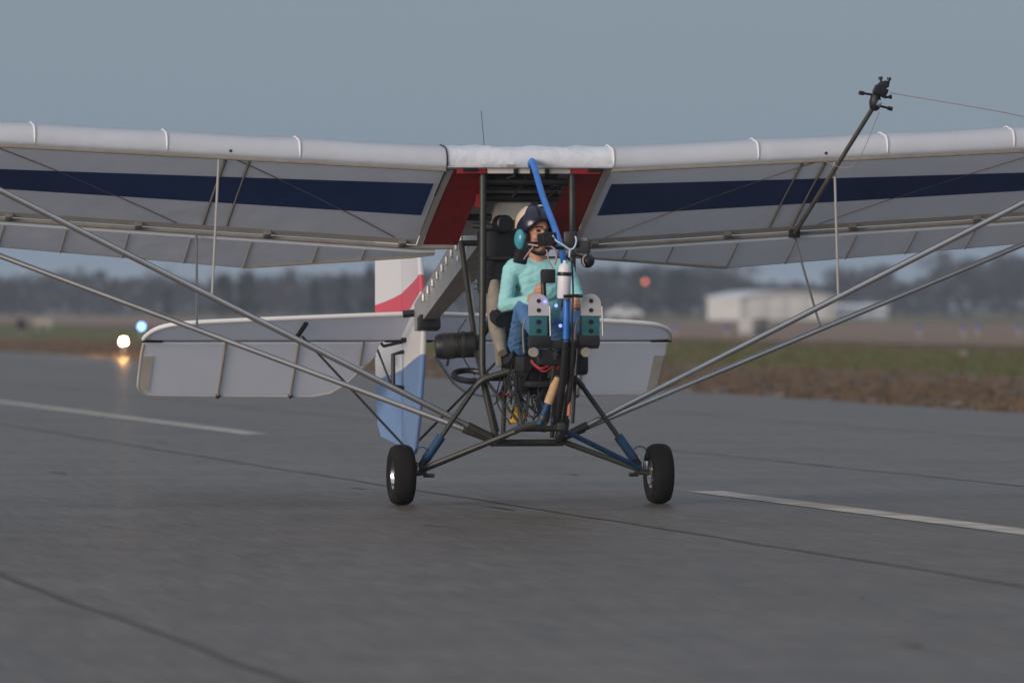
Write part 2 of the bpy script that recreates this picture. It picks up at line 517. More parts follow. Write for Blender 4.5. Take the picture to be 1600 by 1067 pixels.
def side_wing(sg):
    xs_ = sorted(set([.56 + (SPAN - .56) * i / 40 for i in range(41)] + RIBS))
    mb = MB(); mb.loft([section(sg * x) for x in xs_ if x <= SPAN])
    wing = obj('wing', mb, 'fabric', plane)
    # navy stripe sewn to the lower surface
    mb = MB(); V = []; F = []
    st = [.60 + (SPAN - .64) * i / 30 for i in range(31)]
    for x in st:
        a = .22 + .051 * (x - .6); b_ = .635
        for j in range(5):
            t = a + (b_ - a) * j / 4; V.append(low(sg * x, t, .004))
    for i in range(30):
        for j in range(4):
            F.append((i * 5 + j, i * 5 + j + 1, (i + 1) * 5 + j + 1, (i + 1) * 5 + j))
    mb.add(V, F); obj('navy_stripe', mb, 'navy', wing)
    # battens over the leading edge
    for x in RIBS[:-1]:
        if x == .56 and sg < 0:
            pts = [Vector((sg * x, y - .006, zc(x) + z + .004)) for y, z in [(.05, 0)] + UP[:8]]
            obj('joint_gap_strip', MB().tube([low(sg * x, .38, .004), low(sg * x, .2, .004), low(sg * x, .03, .004)] + pts, .005, 6, True, 3), 'black', wing)
            continue
        pts = [Vector((sg * x, y - .004, zc(x) + z + .003)) for y, z in [(.05, 0)] + UP[:9]]
        obj('batten', MB().tube(pts, [.001, .003, .006, .007, .007, .006, .005, .004], 8, True, 3), 'batten', wing)
    obj('wing_bolt', MB().ell((sg * 2.0, -.002, zc(2.0) + .03), (.010, .008, .010), None, 8, 6), 'dark', wing)
    # lower hem of the leading edge
    obj('leading_edge_tube', MB().tube([low(sg * x, .025, .006) for x in (.56, 2, 3.5, SPAN)], .013, 8), 'hem', wing)
    # rear spar, and a grey strip painting the shadow band ahead of it
    obj('rear_spar', MB().tube([low(sg * x, 1.0, .018) + Vector((0, .012, 0)) for x in (.30, .56, 2, 3.5, SPAN)], .014, 10), 'hem', wing)
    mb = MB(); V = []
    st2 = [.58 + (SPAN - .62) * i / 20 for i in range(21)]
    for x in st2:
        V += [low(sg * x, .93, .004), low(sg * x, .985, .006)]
    mb.add(V, [(2 * i, 2 * i + 1, 2 * i + 3, 2 * i + 2) for i in range(20)]); obj('spar_shadow_band', mb, 'fabric_strip', wing)
    # drag bracing: half-sunk grey tubes draw its shadow through the cloth
    for (x0, t0, x1, t1, r) in ((2.02, .02, 2.02, .93, .015), (1.86, .02, 1.86, .93, .013), (2.0, .02, .72, .93, .010), (2.2, .93, 3.6, .02, .010), (3.75, .02, 3.75, .93, .016), (4.2, .93, 3.8, .02, .009)):
        obj('brace_shadow_tube', MB().tube([low(sg * (x0 + (x1 - x0) * k / 8), t0 + (t1 - t0) * k / 8, -.6 * r) for k in range(9)], r, 8), 'brace', wing)
    # hinge brackets
    for x in (.66, 1.58, 2.45, 3.32, 4.2):
        obj('hinge_bracket', MB().box(low(sg * x, .965, .022) + Vector((0, 0, .004)), (.05, .07, .03), Matrix.Rotation(R(-24), 3, 'X'), .006), 'dull_grey', wing)
    # flaperon
    def te(x): return float(np.interp(x, [.40, .58, 1.67, 3.33, 5.1], [1.22, 1.27, 1.56, 1.505, 1.42]))
    def fp(x, f, dz=0):
        y0 = 1.185; y1 = te(x); y = y0 + (y1 - y0) * f
        return Vector((sg * x, y, zc(x) - .5 * wo(x) - .5 * (y - 1.15) - .018 - dz))
    fx = [.42, .58, .9, 1.3, 1.67, 2.2, 2.8, 3.4, 4.2, 5.08]
    mb = MB()
    mb.loft([[fp(x, 0, .016), fp(x, .5, .012), fp(x, 1, .004), fp(x, 1, -.004), fp(x, .5, -.012), fp(x, 0, -.016)] for x in fx])
    fl = obj('flaperon', mb, 'fabric', plane)
    for x in (.9, 1.22, 1.67, 2.08, 2.50, 2.92, 3.34, 3.78, 4.2, 4.65):
        obj('flaperon_rib', MB().tube([fp(x, .02, .018), fp(x, .5, .014), fp(x, 1, .006)], .006, 6), 'brace', fl)
    obj('trailing_hem', MB().tube([fp(x, .96, .005) for x in fx[:5]], .012, 8), 'hem', fl)
    obj('trailing_wire', MB().tube([fp(x, 1.0, 0) for x in fx[4:]], .005, 6), 'hem', fl)
    # lift struts and jury struts
    fs = (Vector((sg * .26, .10, .45)), Vector((sg * 4.15, .09, zc(4.15) - .02)))
    rs = (Vector((sg * .26, .20, .44)), low(sg * 4.1, 1.0, .04))
    s1 = obj('lift_strut', MB().tube(fs, .021, 12), 'alu', plane)
    s2 = obj('lift_strut', MB().tube(rs, .019, 12), 'alu', plane)
    for s_, e in ((s1, fs), (s2, rs)):
        obj('strut_fitting', MB().tube([e[0] - (e[1] - e[0]).normalized() * .02, e[0] + (e[1] - e[0]).normalized() * .16], .027, 10), 'olive', s_)
    p = fs[0].lerp(fs[1], .475)
    obj('jury_strut', MB().tube([low(sg * 2.07, .03, .01), p], .0085, 8), 'jury', plane)
    p2 = rs[0].lerp(rs[1], .485)
    obj('jury_strut', MB().tube([low(sg * 2.05, 1.0, .03), p2], .0085, 8), 'alu', plane)
    return wing
for sg in (-1, 1):
    side_wing(sg)

# centre section: leading edge and roof only, open below
mb = MB(); prof = [(.10, -.015), (.055, -.004)] + UP
def csec(x, e):
    out = []
    for i, (y, z) in enumerate(prof):
        k = mnoise.noise(Vector((x * 7 + i * .35, i * .3, 1.7))) * .012 + mnoise.noise(Vector((x * 19 - i * .7, i * .5, 4.1))) * .006 if z > .02 else 0
        out.append(Vector((x, y + e * .8 + k * .6, 2.22 + z * 1.0 - e + k)))
    return out
xs_ = [-.555 + 1.11 * i / 60 for i in range(61)]
mb.loft([csec(x, 0) + csec(x, .008)[::-1] for x in xs_])
centre = obj('centre_section', mb, 'fabric_centre', plane)
for sg in (-1, 1):
    mb = MB(); V = []
    for t in (.03, .25, .5, .75, 1.0):
        V += [low(sg * (.285 - .01 * t), t, .002 + .012 * math.sin(3.1 * t)), low(sg * (.505 + .01 * t), t, .002)]
    mb.add(V, [(2 * i, 2 * i + 1, 2 * i + 3, 2 * i + 2) for i in range(4)]); obj('red_panel', mb, 'red', centre)
    mb = MB(); V = []
    for t in (.03, .25, .5, .75, 1.0):
        V += [low(sg * (.508 + .01 * t), t, .006), low(sg * .556, t, .006)]
    mb.add(V, [(2 * i, 2 * i + 1, 2 * i + 3, 2 * i + 2) for i in range(4)]); obj('root_strip', mb, 'fabric_strip', centre)
    obj('red_tab', MB().box((sg * .385, .052, 2.204), (.20, .012, .05), None, .004), 'red', centre)
    obj('black_strap', MB().box((sg * (.395 + (.05 if sg > 0 else 0)), .043, 2.214), (.10, .012, .045), None, .004), 'black', centre)
for x in (-.09, .02, .12):
    obj('black_strap', MB().box((x, .046, 2.208), (.03, .012, .055), None, .004), 'black', centre)
obj('front_lip', MB().box((0, .058, 2.203), (.56, .01, .045), None, .003), 'fabric_strip', centre)
for (y, z, r, m_) in ((.18, 2.13, .024, 'dark'), (.42, 2.09, .014, 'olive'), (.52, 2.03, .03, 'dark'), (.80, 1.90, .024, 'dark')):
    obj('cross_tube', MB().tube([(-.285, y, z), (.285, y, z)], r, 10), m_, plane)
for a_, b_ in (((-.28, .42, 2.09), (-.08, .1, 2.17)), ((.10, .1, 2.17), (.40, .75, 1.98)), ((.0, .15, 2.15), (-.05, .8, 1.93)), ((.28, .3, 2.12), (.12, .8, 1.9))):
    obj('roof_brace', MB().tube([a_, b_], .009, 8), 'olive', plane)
obj('roof_plate', MB().box((-.02, .30, 2.155), (.5, .24, .03), Matrix.Rotation(R(-20), 3, 'X'), .005), 'dark', plane)
obj('roof_flag', MB().plate([(-.285, .4, 2.08), (-.225, .4, 2.03), (-.235, .4, 1.97), (-.30, .4, 1.96)], (0, 1, 0), .004), 'red', plane)
obj('roof_lamp', MB().ell((-.275, .33, 2.115), (.018, .018, .015)), 'plate', plane)
obj('whip_antenna', MB().tube([(-.25, .3, 2.33), (-.27, .32, 2.6)], .0022, 5), 'black', plane)

# cage
def tb(name, pts, r, m_='olive', curve=False, parent=plane, n=10):
    return obj(name, MB().tube(pts, r, n, curve), m_, parent)
for sg in (-1, 1):
    tb('cage_post', [(sg * .30, .1, 2.20), (sg * .305, .1, .92), (sg * .295, .1, .80), (sg * .205, .12, .42)], .023, 'olive')
    tb('cage_post', [(sg * .26, 1.10, 1.74), (sg * .22, .75, 1.0), (sg * .16, .35, .48)], .019, 'olive')
    tb('cage_rail', [(sg * .30, .1, .82), (sg * .22, .75, 1.0)], .016)
    tb('cage_rail', [(sg * .205, .12, .42), (sg * .16, -.35, .50), (sg * .07, -.85, .56)], .022, 'olive', True)
    tb('cage_rail', [(sg * .30, .1, .84), (sg * .17, -.1, .87), (sg * .13, -.6, .92), (sg * .05, -1.12, 1.0)], .016, 'olive', True)
    tb('cage_upright', [(sg * .14, -.42, .50), (sg * .15, -.25, .88)], .015)
    tb('cage_upright', [(sg * .165, .1, .44), (sg * .17, .0, .86)], .016)
    tb('cage_diagonal', [(sg * .29, .1, .83), (sg * .13, -.42, .51)], .011)
tb('cage_crossbar', [(-.245, .13, .405), (.245, .13, .405)], .024)
tb('cage_crossbar', [(-.16, -.35, .505), (.16, -.35, .505)], .02)
tb('cage_crossbar', [(-.30, .1, .83), (.30, .1, .83)], .018)
tb('cage_crossbar', [(-.30, .12, 1.62), (.30, .12, 1.62)], .016, 'dark')
tb('cage_crossbar', [(-.26, 1.1, 1.73), (.26, 1.1, 1.73)], .02, 'dark')

# nose tube and nose frame
tb('nose_tube', [(0, .02, 2.235), (0, -.06, 2.26), (0, -.16, 2.20), (0, -.42, 2.02), (0, -.80, 1.82), (0, -1.05, 1.66), (0, -1.17, 1.50), (0, -1.20, 1.30), (0, -1.18, 1.08)], .0215, 'bluepaint', True, n=12)
tb('nose_frame_tube', [(0, -1.18, 1.10), (0, -1.10, .85), (0, -.88, .55)], .026, 'dark')
tb('nose_frame_tube', [(.05, -1.16, 1.08), (.05, -1.06, .8), (.06, -.86, .56)], .018, 'olive')
tb('nose_frame_tube', [(-.05, -1.12, 1.02), (-.06, -.86, .56)], .014, 'olive')
tb('nose_cable', [(.03, -1.22, 1.6), (.035, -1.24, 1.4), (.03, -1.23, 1.2), (.04, -1.2, 1.0)], .006, 'black', True)
tb('push_rod', [(.10, -1.06, 1.05), (.085, -.98, .55)], .011, 'dark')
tb('push_rod', [(.075, -1.02, .9), (.065, -.95, .6)], .013, 'salmon')
tb('push_rod', [(.085, -1.12, 1.06), (.08, -1.08, .86)], .006, 'alu_bright')
g_ = tb('foam_grip_lever', [(-.02, -1.02, .85), (-.075, -.98, .68)], .03, 'wood', n=14)
obj('grip_shaft', MB().tube([(-.073, -.98, .685), (-.125, -.94, .545)], .022, 12), 'bluesleeve', g_)
obj('grip_clamp', MB().lathe([(.027, 0), (.03, .012), (.027, .03)], (-.10, -.96, .60), (-.05, .04, -.14), 12, True), 'olive', g_)
obj('latch_block', MB().box((.02, -.90, .53), (.05, .08, .05), None, .012), 'olive', plane)

# rudder pedals
for sg in (-1, 1):
    cx = sg * .172; y0 = -1.14; bz = 1.245
    pts = [(cx - .066, y0, bz), (cx + .066, y0, bz)] + [(cx + .066 * math.cos(a), y0, bz + .075 + .066 * math.sin(a)) for a in [math.pi * i / 12 for i in range(13)]]
    pd = obj('rudder_pedal', MB().plate(pts, (0, 1, 0), .012), 'plate', plane, smooth=False)
    obj('lower_plate', MB().box((cx - sg * .0, y0 + .01, bz - .066), (.118, .02, .128), None, .004), 'teal', pd)
    for dz_ in (.095, .035):
        obj('lightening_hole', MB().lathe([(.0005, 0), (.014, 0), (.014, .006), (.0005, .006)], (cx, y0 - .010, bz + dz_), (0, 1, 0), 14), 'dark', pd)
    for dz_ in (-.04, -.098):
        obj('lightening_hole', MB().lathe([(.0005, 0), (.015, 0), (.015, .006), (.0005, .006)], (cx, y0 - .006, bz + dz_), (0, 1, 0), 14), 'black', pd)
    obj('pedal_foot', MB().box((cx - sg * .01, y0 + .03, bz - .162), (.14, .07, .065), None, .008), 'dark', pd)
    obj('pedal_side_rod', MB().tube([(cx + .072, y0 - .01, bz + .06), (cx + .078, y0, bz - .13)], .006, 8), 'alu', pd)
    obj('pedal_pivot', MB().lathe([(.03, -.02), (.034, 0), (.03, .02)], (cx - .03, y0 + .02, bz - .235), (0, 1, 0), 16, True), 'hem', pd)
    obj('pedal_cable', MB().tube([(cx - .08, y0 + .03, bz - .02), (cx - .095, y0 + .04, bz - .1), (cx - .085, y0 + .05, bz - .24)], .006, 6, True), 'tan', pd)
obj('pedal_crossbar', MB().box((0, -1.10, 1.06), (.46, .06, .055), None, .01), 'dark', plane)
obj('wiring_box', MB().box((-.03, -1.05, .975), (.26, .10, .10), None, .015), 'black', plane)
for (x, y, z) in ((-.14, -1.20, 1.335), (-.06, -1.16, 1.31), (-.02, -1.10, 1.18)):
    obj('blue_indicator_light', MB().ell((x, y, z), (.012, .01, .012), None, 10, 6), 'led', plane)

# instrument and camera cluster on the nose tube
def gadget(c, d, rz=0, rx=0, m_='black'):
    return obj('instrument_box', MB().box(c, d, Matrix.Rotation(rz, 3, 'Z') @ Matrix.Rotation(rx, 3, 'X'), .009), m_, plane)
c1 = gadget((-.115, -1.14, 1.735), (.10, .09, .085), R(20), R(-8))
obj('lens', MB().lathe([(.0005, .03), (.026, .03), (.03, 0), (.03, -.03)], (-.11, -1.195, 1.73), (.1, -1, 0), 16), 'dark', c1)
c2 = gadget((.035, -1.16, 1.735), (.085, .08, .10), R(-15))
c3 = gadget((.112, -1.16, 1.685), (.10, .06, .075), R(-20), 0, 'dark')
c4 = gadget((-.19, -1.02, 1.70), (.08, .07, .045), R(10))
obj('display_hood', MB().box((.105, -1.15, 1.735), (.085, .05, .02), Matrix.Rotation(R(-15), 3, 'Z'), .004), 'dull_grey', c3)
bl = obj('round_compass', MB().ell((.145, -1.17, 1.598), (.046, .042, .046)), 'black', plane)
obj('compass_ring', MB().tube([(.145 + .03 * math.cos(a) - .01, -1.212 + .004 * math.sin(a), 1.598 + .038 * math.sin(a)) for a in [R(100 + 15 * i) for i in range(10)]], .006, 6), 'hem', bl)
tb('mount_arm', [(.0, -1.17, 1.62), (.07, -1.17, 1.635), (.14, -1.17, 1.61)], .008, 'dark', True)
tb('mount_arm', [(0, -1.12, 1.68), (-.12, -1.12, 1.69)], .012, 'dark')
tb('pale_wire', [(-.09, -1.2, 1.76), (-.075, -1.22, 1.73), (-.03, -1.235, 1.70), (.02, -1.24, 1.665)], .006, 'paleblue', True)
tb('pale_wire', [(.055, -1.22, 1.755), (.058, -1.23, 1.72), (.04, -1.24, 1.68), (.015, -1.24, 1.665), (.01, -1.245, 1.62)], .006, 'paleblue', True)
tb('pink_wire', [(-.22, -1.05, 1.705), (-.17, -1.12, 1.695), (-.09, -1.16, 1.69), (-.06, -1.17, 1.64), (-.07, -1.16, 1.57)], .007, 'pinkwire', True)
tb('pink_wire', [(-.19, -1.06, 1.69), (-.225, -1.04, 1.64), (-.24, -1.0, 1.61)], .006, 'pinkwire', True)
tb('pink_wire', [(-.11, -1.1, 1.67), (-.10, -1.12, 1.60), (-.075, -1.13, 1.55)], .005, 'pinkwire', True)
obj('junction_box', MB().box((-.24, -.9, 1.625), (.085, .06, .09), Matrix.Rotation(R(12), 3, 'Y'), .012), 'black', plane)
obj('throttle_quadrant', MB().box((-.085, -1.02, 1.50), (.085, .08, .09), None, .012), 'dark', plane)
tb('control_stick', [(-.05, -.92, 1.0), (-.075, -.88, 1.25), (-.085, -.84, 1.53)], .017, 'black', True)

# wiring and linkages below the seat
for i in range(46):
    x = random.uniform(-.22, .12); y = random.uniform(-.55, .05); z1 = random.uniform(.84, .98); z0 = random.uniform(.50, .72)
    tb('cable', [(x, y, z1), (x + random.uniform(-.05, .05), y + .03, (z0 + z1) / 2 - .02), (x + random.uniform(-.07, .07), y, z0)], random.uniform(.003, .008), random.choice(['black', 'black', 'dark', 'olive', 'bluesleeve']), True, n=6)
for i in range(5):
    a = random.uniform(-.12, .02)
    tb('red_cable', [(a - .05, -.8, .97 - i * .012), (a, -.86, .915 - i * .008), (a + .08, -.84, .935), (a + .1, -.75, .98)], .006, 'redwire', True, n=6)
tb('red_cable', [(-.17, .0, .66), (-.12, -.1, .60), (-.02, -.2, .58)], .006, 'redwire', True, n=6)
tb('red_cable', [(-.20, .02, .73), (-.15, -.02, .725)], .012, 'redwire', n=8)
tb('bell_crank', [(.02, -.5, .79), (-.08, -.55, .69)], .012, 'olive')
tb('bell_crank', [(-.12, -.3, .70), (-.04, -.4, .61)], .009, 'dark')
obj('yellow_tank', MB().box((-.115, -.12, .59), (.085, .08, .10), None, .012), 'yellow', plane)
obj('battery_box', MB().box((.0, -.35, .86), (.30, .30, .13), None, .02), 'black', plane)
obj('floor_pan', MB().box((-.03, -.55, .80), (.24, .34, .04), None, .01), 'dark', plane)
obj('side_pod', MB().box((.15, -.85, .93), (.10, .20, .14), None, .03), 'dark', plane)
obj('side_bracket', MB().box((.19, -.55, .98), (.05, .30, .16), None, .02), 'dark', plane)

for (c_, d_) in (((-.12, -.62, .93), (.16, .18, .10)), ((.03, -.78, .90), (.14, .16, .12)), ((-.15, -.45, .80), (.07, .12, .10)), ((.10, -.62, .84), (.10, .16, .09)), ((-.04, -.30, .76), (.12, .10, .07)), ((.03, -.12, .78), (.16, .12, .08))):
    obj('equipment_box', MB().box(c_, d_, Matrix.Rotation(random.uniform(-.2, .2), 3, 'Z'), .012), random.choice(['black', 'dark']), plane)
for sg in (-1, 1):
    tb('linkage_rod', [(sg * .10 - .03, -.95, 1.0), (sg * .12 - .03, -.5, .80), (sg * .12 - .03, .1, .78)], .009, 'dark')
    tb('linkage_rod', [(sg * .05 - .06, -.2, .86), (sg * .06 - .06, -.28, .56)], .008, 'olive')
# seat
mb = MB(); V = []
seat_l = [(-.80, .0), (.0, 0)]
sp = [(-.50, .985), (-.30, .94), (-.05, .93), (.05, 1.0), (.10, 1.2), (.13, 1.45), (.15, 1.62)]
rings = []
for y, z in sp:
    rings.append([Vector((-.215, y, z + .035)), Vector((-.18, y, z)), Vector((.18, y, z)), Vector((.215, y, z + .035)), Vector((.215, y + .03, z - .01)), Vector((.18, y + .035, z - .035)), Vector((-.18, y + .035, z - .035)), Vector((-.215, y + .03, z - .01))])
seat = obj('seat', MB().loft(rings), 'dark', plane)
for sg in (-1, 1):
    obj('seat_bolster', MB().tube([(sg * .235, -.25, 1.0), (sg * .24, -.08, 1.16), (sg * .245, -.04, 1.34), (sg * .235, .02, 1.47)], [.03, .055, .06, .03], 12, True), 'tan', seat)
    obj('seat_strap', MB().tube([(sg * .24, -.02, 1.335), (sg * .245, -.09, 1.235), (sg * .225, -.18, 1.21)], .048, 10, True), 'black', seat)
    obj('seat_leg', MB().box((sg * .245, -.12, 1.04), (.035, .05, .26), Matrix.Rotation(R(4) * sg, 3, 'Y'), .008), 'tan', seat)

# engine block behind the seat, muffler, odd fittings
en = obj('engine', MB().box((-.09, .42, 1.60), (.32, .36, .42), None, .03), 'black', plane)
for i in range(7):
    obj('cooling_fin', MB().box((-.09, .40, 1.42 + i * .035), (.37, .34, .008), None, .002), 'dark', en)
obj('air_filter', MB().lathe([(.05, -.05), (.06, -.04), (.06, .05), (.05, .06)], (-.15, .20, 1.85), (.2, -1, 0), 16, True), 'black', en)
tb('engine_lever', [(-.16, .25, 1.82), (-.24, .28, 1.835), (-.335, .3, 1.84)], [.018, .028, .016], 'dark', n=12)
mu = obj('muffler', MB().lathe([(.02, -.15), (.07, -.145), (.085, -.12), (.088, .12), (.07, .14), (.02, .15)], (-.34, .82, 1.045), (1, -.12, .06), 20, True), 'dark', plane)
obj('muffler_band', MB().lathe([(.09, -.015), (.092, 0), (.09, .015)], (-.30, .815, 1.05), (1, -.12, .06), 20), 'olive', mu)
obj('muffler_panel', MB().lathe([(.0895, -.06), (.0895, .02)], (-.38, .825, 1.043), (1, -.12, .06), 20), 'olive', mu)
tb('exhaust_pipe', [(-.22, .78, 1.05), (-.16, .6, 1.2), (-.12, .5, 1.42)], .024, 'dark', True)
hw = obj('black_hoop', MB().tube([(-.345 + .115 * math.cos(a), .30 + .115 * math.sin(a), .845 + .035 * math.sin(a)) for a in [2 * math.pi * i / 20 for i in range(21)]], .02, 8, cap=False), 'black', plane)
obj('hoop_bracket', MB().tube([(-.34, .22, .825), (-.29, .12, .80)], .014, 8), 'alu_bright', hw)
tb('hanging_wire', [(-.30, .7, 1.22), (-.36, .72, 1.1), (-.33, .6, .95), (-.30, .4, .85)], .004, 'black', True, n=6)

# landing gear
def wheel(sg):
    c = Vector((sg * .865, 0, .2)); ax = (1, 0, 0)
    ty = [(.095, -.055), (.125, -.068), (.155, -.074), (.18, -.066), (.194, -.045), (.1995, -.018), (.1995, .018), (.194, .045), (.18, .066), (.155, .074), (.125, .068), (.095, .055)]
    wh = obj('main_wheel', MB().lathe(ty, c, ax, 36), 'rubber', plane)
    rim = [(.0005, .03), (.03, .032), (.04, .02), (.075, .018), (.088, .045), (.097, .056), (.094, .03), (.094, -.03), (.097, -.056), (.088, -.045), (.075, -.018), (.04, -.02), (.03, -.032), (.0005, -.03)]
    obj('rim', MB().lathe(rim, c, ax, 28), 'alu_bright', wh)
    obj('hub_cap', MB().lathe([(.0005, .055), (.02, .05), (.026, .03)], c, (sg, 0, 0), 16), 'alu_bright', wh)
    obj('brake_disc', MB().lathe([(.03, 0), (.072, 0), (.072, .006), (.03, .006)], c + Vector((-sg * .066, 0, 0)), ax, 20), 'alu', wh)
    # axle end and brake
    ax_ = obj('axle', MB().tube([c + Vector((-sg * .02, 0, 0)), (sg * .70, 0, .215)], .018, 10), 'olive', plane)
    obj('brake_caliper', MB().box(c + Vector((-sg * .085, -.03, .055)), (.03, .05, .06), None, .006), 'alu_bright' if sg > 0 else 'dark', ax_)
    obj('axle_lug', MB().tube([(sg * .72, -.02, .195), (sg * .655, -.05, .195)], .013, 8), 'olive', ax_)
    lo = Vector((sg * .74, 0, .225))
    tb('gear_leg', [lo, (sg * .235, .13, .415)], .019, 'olive')
    tb('gear_leg', [lo + Vector((0, -.02, .01)), (sg * .13, -.36, .505)], .018, 'olive' if sg < 0 else 'bluesleeve')
    sh = tb('shock_leg', [lo + Vector((sg * .0, .01, .02)), (sg * .36, .05, .775)], .017, 'olive')
    a_ = lo + Vector((0, .01, .02)); b_ = Vector((sg * .36, .05, .775))
    obj('shock_sleeve', MB().tube([a_.lerp(b_, .10), a_.lerp(b_, .385)], .031, 14), 'bluesleeve', sh)
    obj('shock_boot', MB().tube([a_.lerp(b_, .02), a_.lerp(b_, .10)], .026, 12), 'dark', sh)
    tb('gear_brace', [(sg * .365, .05, .77), (sg * .30, .02, .83), (sg * .155, -.12, .885)], .02, 'olive', True)
    obj('brace_fitting', MB().tube([(sg * .17, -.10, .88), (sg * .10, -.17, .84)], .023, 10), 'alu', plane)
    tb('brake_hose', [lo + Vector((-sg * .07, 0, .11)), lo + Vector((-sg * .02, -.02, .155)), lo + Vector((sg * .03, -.02, .14)), lo + Vector((sg * .045, 0, .08))], .004, 'bluesleeve', True, n=6)
for sg in (-1, 1):
    wheel(sg)

# tail boom (tapering aluminium box beam) with a row of bolts
def bsec(y):
    f = (y - 1.5) / 2.2; wd = .20 - .05 * f * 2.2 / 2.2 * 1.1 - .05 * max(f, 0); h = .31 - .10 * f; z = 1.677 - .2145 * (y - 1.5)
    wd = max(.09, min(.22, .20 - .10 * f))
    return [Vector((-wd / 2, y, z)), Vector((wd / 2, y, z)), Vector((wd / 2, y + .0, z + h)), Vector((-wd / 2, y, z + h))]
boom = obj('tail_boom', MB().loft([bsec(y) for y in (.55, 1.0, 1.5, 2.2, 2.9, 3.6, 4.05)]), 'alu_sheet', plane, smooth=False)
for i in range(11):
    y = 1.55 + i * .205; s_ = bsec(y); p = s_[0].lerp(s_[3], .66) + Vector((-.012, 0, 0))
    obj('bolt', MB().lathe([(.006, -.028), (.012, -.024), (.012, .012), (.008, .03)], p, (0, .05, 1), 8, True), 'alu', boom)
for i in range(3):
    y = 1.7 + i * .2; s_ = bsec(y); p = s_[0].lerp(s_[3], .3) + Vector((-.01, 0, 0))
    obj('bolt', MB().lathe([(.006, -.02), (.01, -.018), (.01, .012), (.006, .02)], p, (0, .05, 1), 8, True), 'alu', boom)
obj('boom_clamp', MB().box((0, 3.72, 1.19), (.15, .12, .10), Matrix.Rotation(R(-12), 3, 'X'), .01), 'dark', boom)
tb('boom_brace', [(-.20, .8, 1.0), (-.05, 2.0, 1.56)], .015, 'alu_sheet')

# fin and rudder with painted waves
def tail_paint():
    m = bpy.data.materials.new('tail_paint'); m.use_nodes = True
    N, L = m.node_tree.nodes, m.node_tree.links
    b = N['Principled BSDF']; b.inputs['Roughness'].default_value = .45
    tc = N.new('ShaderNodeTexCoord'); sx = N.new('ShaderNodeSeparateXYZ'); L.new(tc.outputs['Object'], sx.inputs[0])
    def curve(pts, lo, hi):
        mr = N.new('ShaderNodeMapRange'); mr.inputs['From Min'].default_value = 3.9; mr.inputs['From Max'].default_value = 5.4
        L.new(sx.outputs['Y'], mr.inputs['Value'])
        fc = N.new('ShaderNodeFloatCurve'); cv = fc.mapping.curves[0]
        while len(cv.points) < len(pts): cv.points.new(.5, .5)
        for p, (y, z) in zip(cv.points, sorted(pts)):
            p.location = ((y - 3.9) / 1.5, (z - lo) / (hi - lo))
        fc.mapping.update(); L.new(mr.outputs[0], fc.inputs['Value'])
        k = N.new('ShaderNodeMath'); k.operation = 'MULTIPLY_ADD'; k.inputs[1].default_value = hi - lo; k.inputs[2].default_value = lo
        L.new(fc.outputs[0], k.inputs[0]); return k
    def gt(a, b_):
        g = N.new('ShaderNodeMath'); g.operation = 'GREATER_THAN'; L.new(a, g.inputs[0]); L.new(b_, g.inputs[1]); return g
    rt = curve([(3.9, 1.56), (4.2, 1.49), (4.6, 1.42), (4.9, 1.37), (5.4, 1.31)], 1, 2)
    rl = curve([(3.9, 1.43), (4.2, 1.34), (4.5, 1.25), (4.9, 1.19), (5.4, 1.17)], 1, 2)
    bt = curve([(3.9, .97), (4.3, .915), (4.7, .85), (5.0, .81), (5.4, .765)], 0, 1)
    red = N.new('ShaderNodeMath'); red.operation = 'MULTIPLY'
    L.new(gt(sx.outputs['Z'], rl.outputs[0]).outputs[0], red.inputs[0]); L.new(gt(rt.outputs[0], sx.outputs['Z']).outputs[0], red.inputs[1])
    blu = gt(bt.outputs[0], sx.outputs['Z'])
    m1 = N.new('ShaderNodeMixRGB'); m1.inputs[1].default_value = (.80, .79, .78, 1); m1.inputs[2].default_value = (.75, .10, .14, 1); L.new(red.outputs[0], m1.inputs[0])
    m2 = N.new('ShaderNodeMixRGB'); L.new(m1.outputs[0], m2.inputs[1]); m2.inputs[2].default_value = (.19, .31, .53, 1); L.new(blu.outputs[0], m2.inputs[0])
    L.new(m2.outputs[0], b.inputs['Base Color'])
    return m
M['tailpaint'] = tail_paint()
finp = [(4.20, 2.0), (3.97, 1.35), (3.92, 1.15), (3.96, .9), (4.10, .55), (4.24, .33), (4.30, .26), (4.68, .26), (4.70, 2.0)]
fin = obj('fin', MB().plate([(0, y, z) for y, z in finp], (1, 0, 0), .035), 'tailpaint', plane, smooth=False)
obj('fin_leading_edge', MB().tube([(0, y, z) for y, z in finp[:7]], .022, 10), 'tailpaint', fin)
rud = obj('rudder', MB().plate([(0, y, z) for y, z in [(4.72, 2.0), (4.72, .30), (5.22, .36), (5.31, .46), (5.36, .9), (5.36, 1.9), (5.28, 2.0)]], (1, 0, 0), .03), 'tailpaint', plane, smooth=False)
# swing the rudder on its hinge
rud.matrix_local = Matrix.Translation((0, 4.71, 0)) @ Matrix.Rotation(R(7.5), 4, 'Z') @ Matrix.Translation((0, -4.71, 0))
obj('hinge_horn', MB().tube([(-.02, 4.62, .98), (-.10, 4.6, .96), (-.10, 4.6, .74), (-.02, 4.62, .72)], .016, 8), 'dark', fin)
obj('hinge_link', MB().tube([(-.20, 4.74, 1.02), (-.11, 4.62, .74)], .008, 8), 'dark', fin)
for z in (1.02,):
    obj('control_horn', MB().tube([(-.02, 4.66, z + .03), (-.17, 4.6, z), (-.19, 4.58, z + .02)], .012, 8), 'dark', fin)
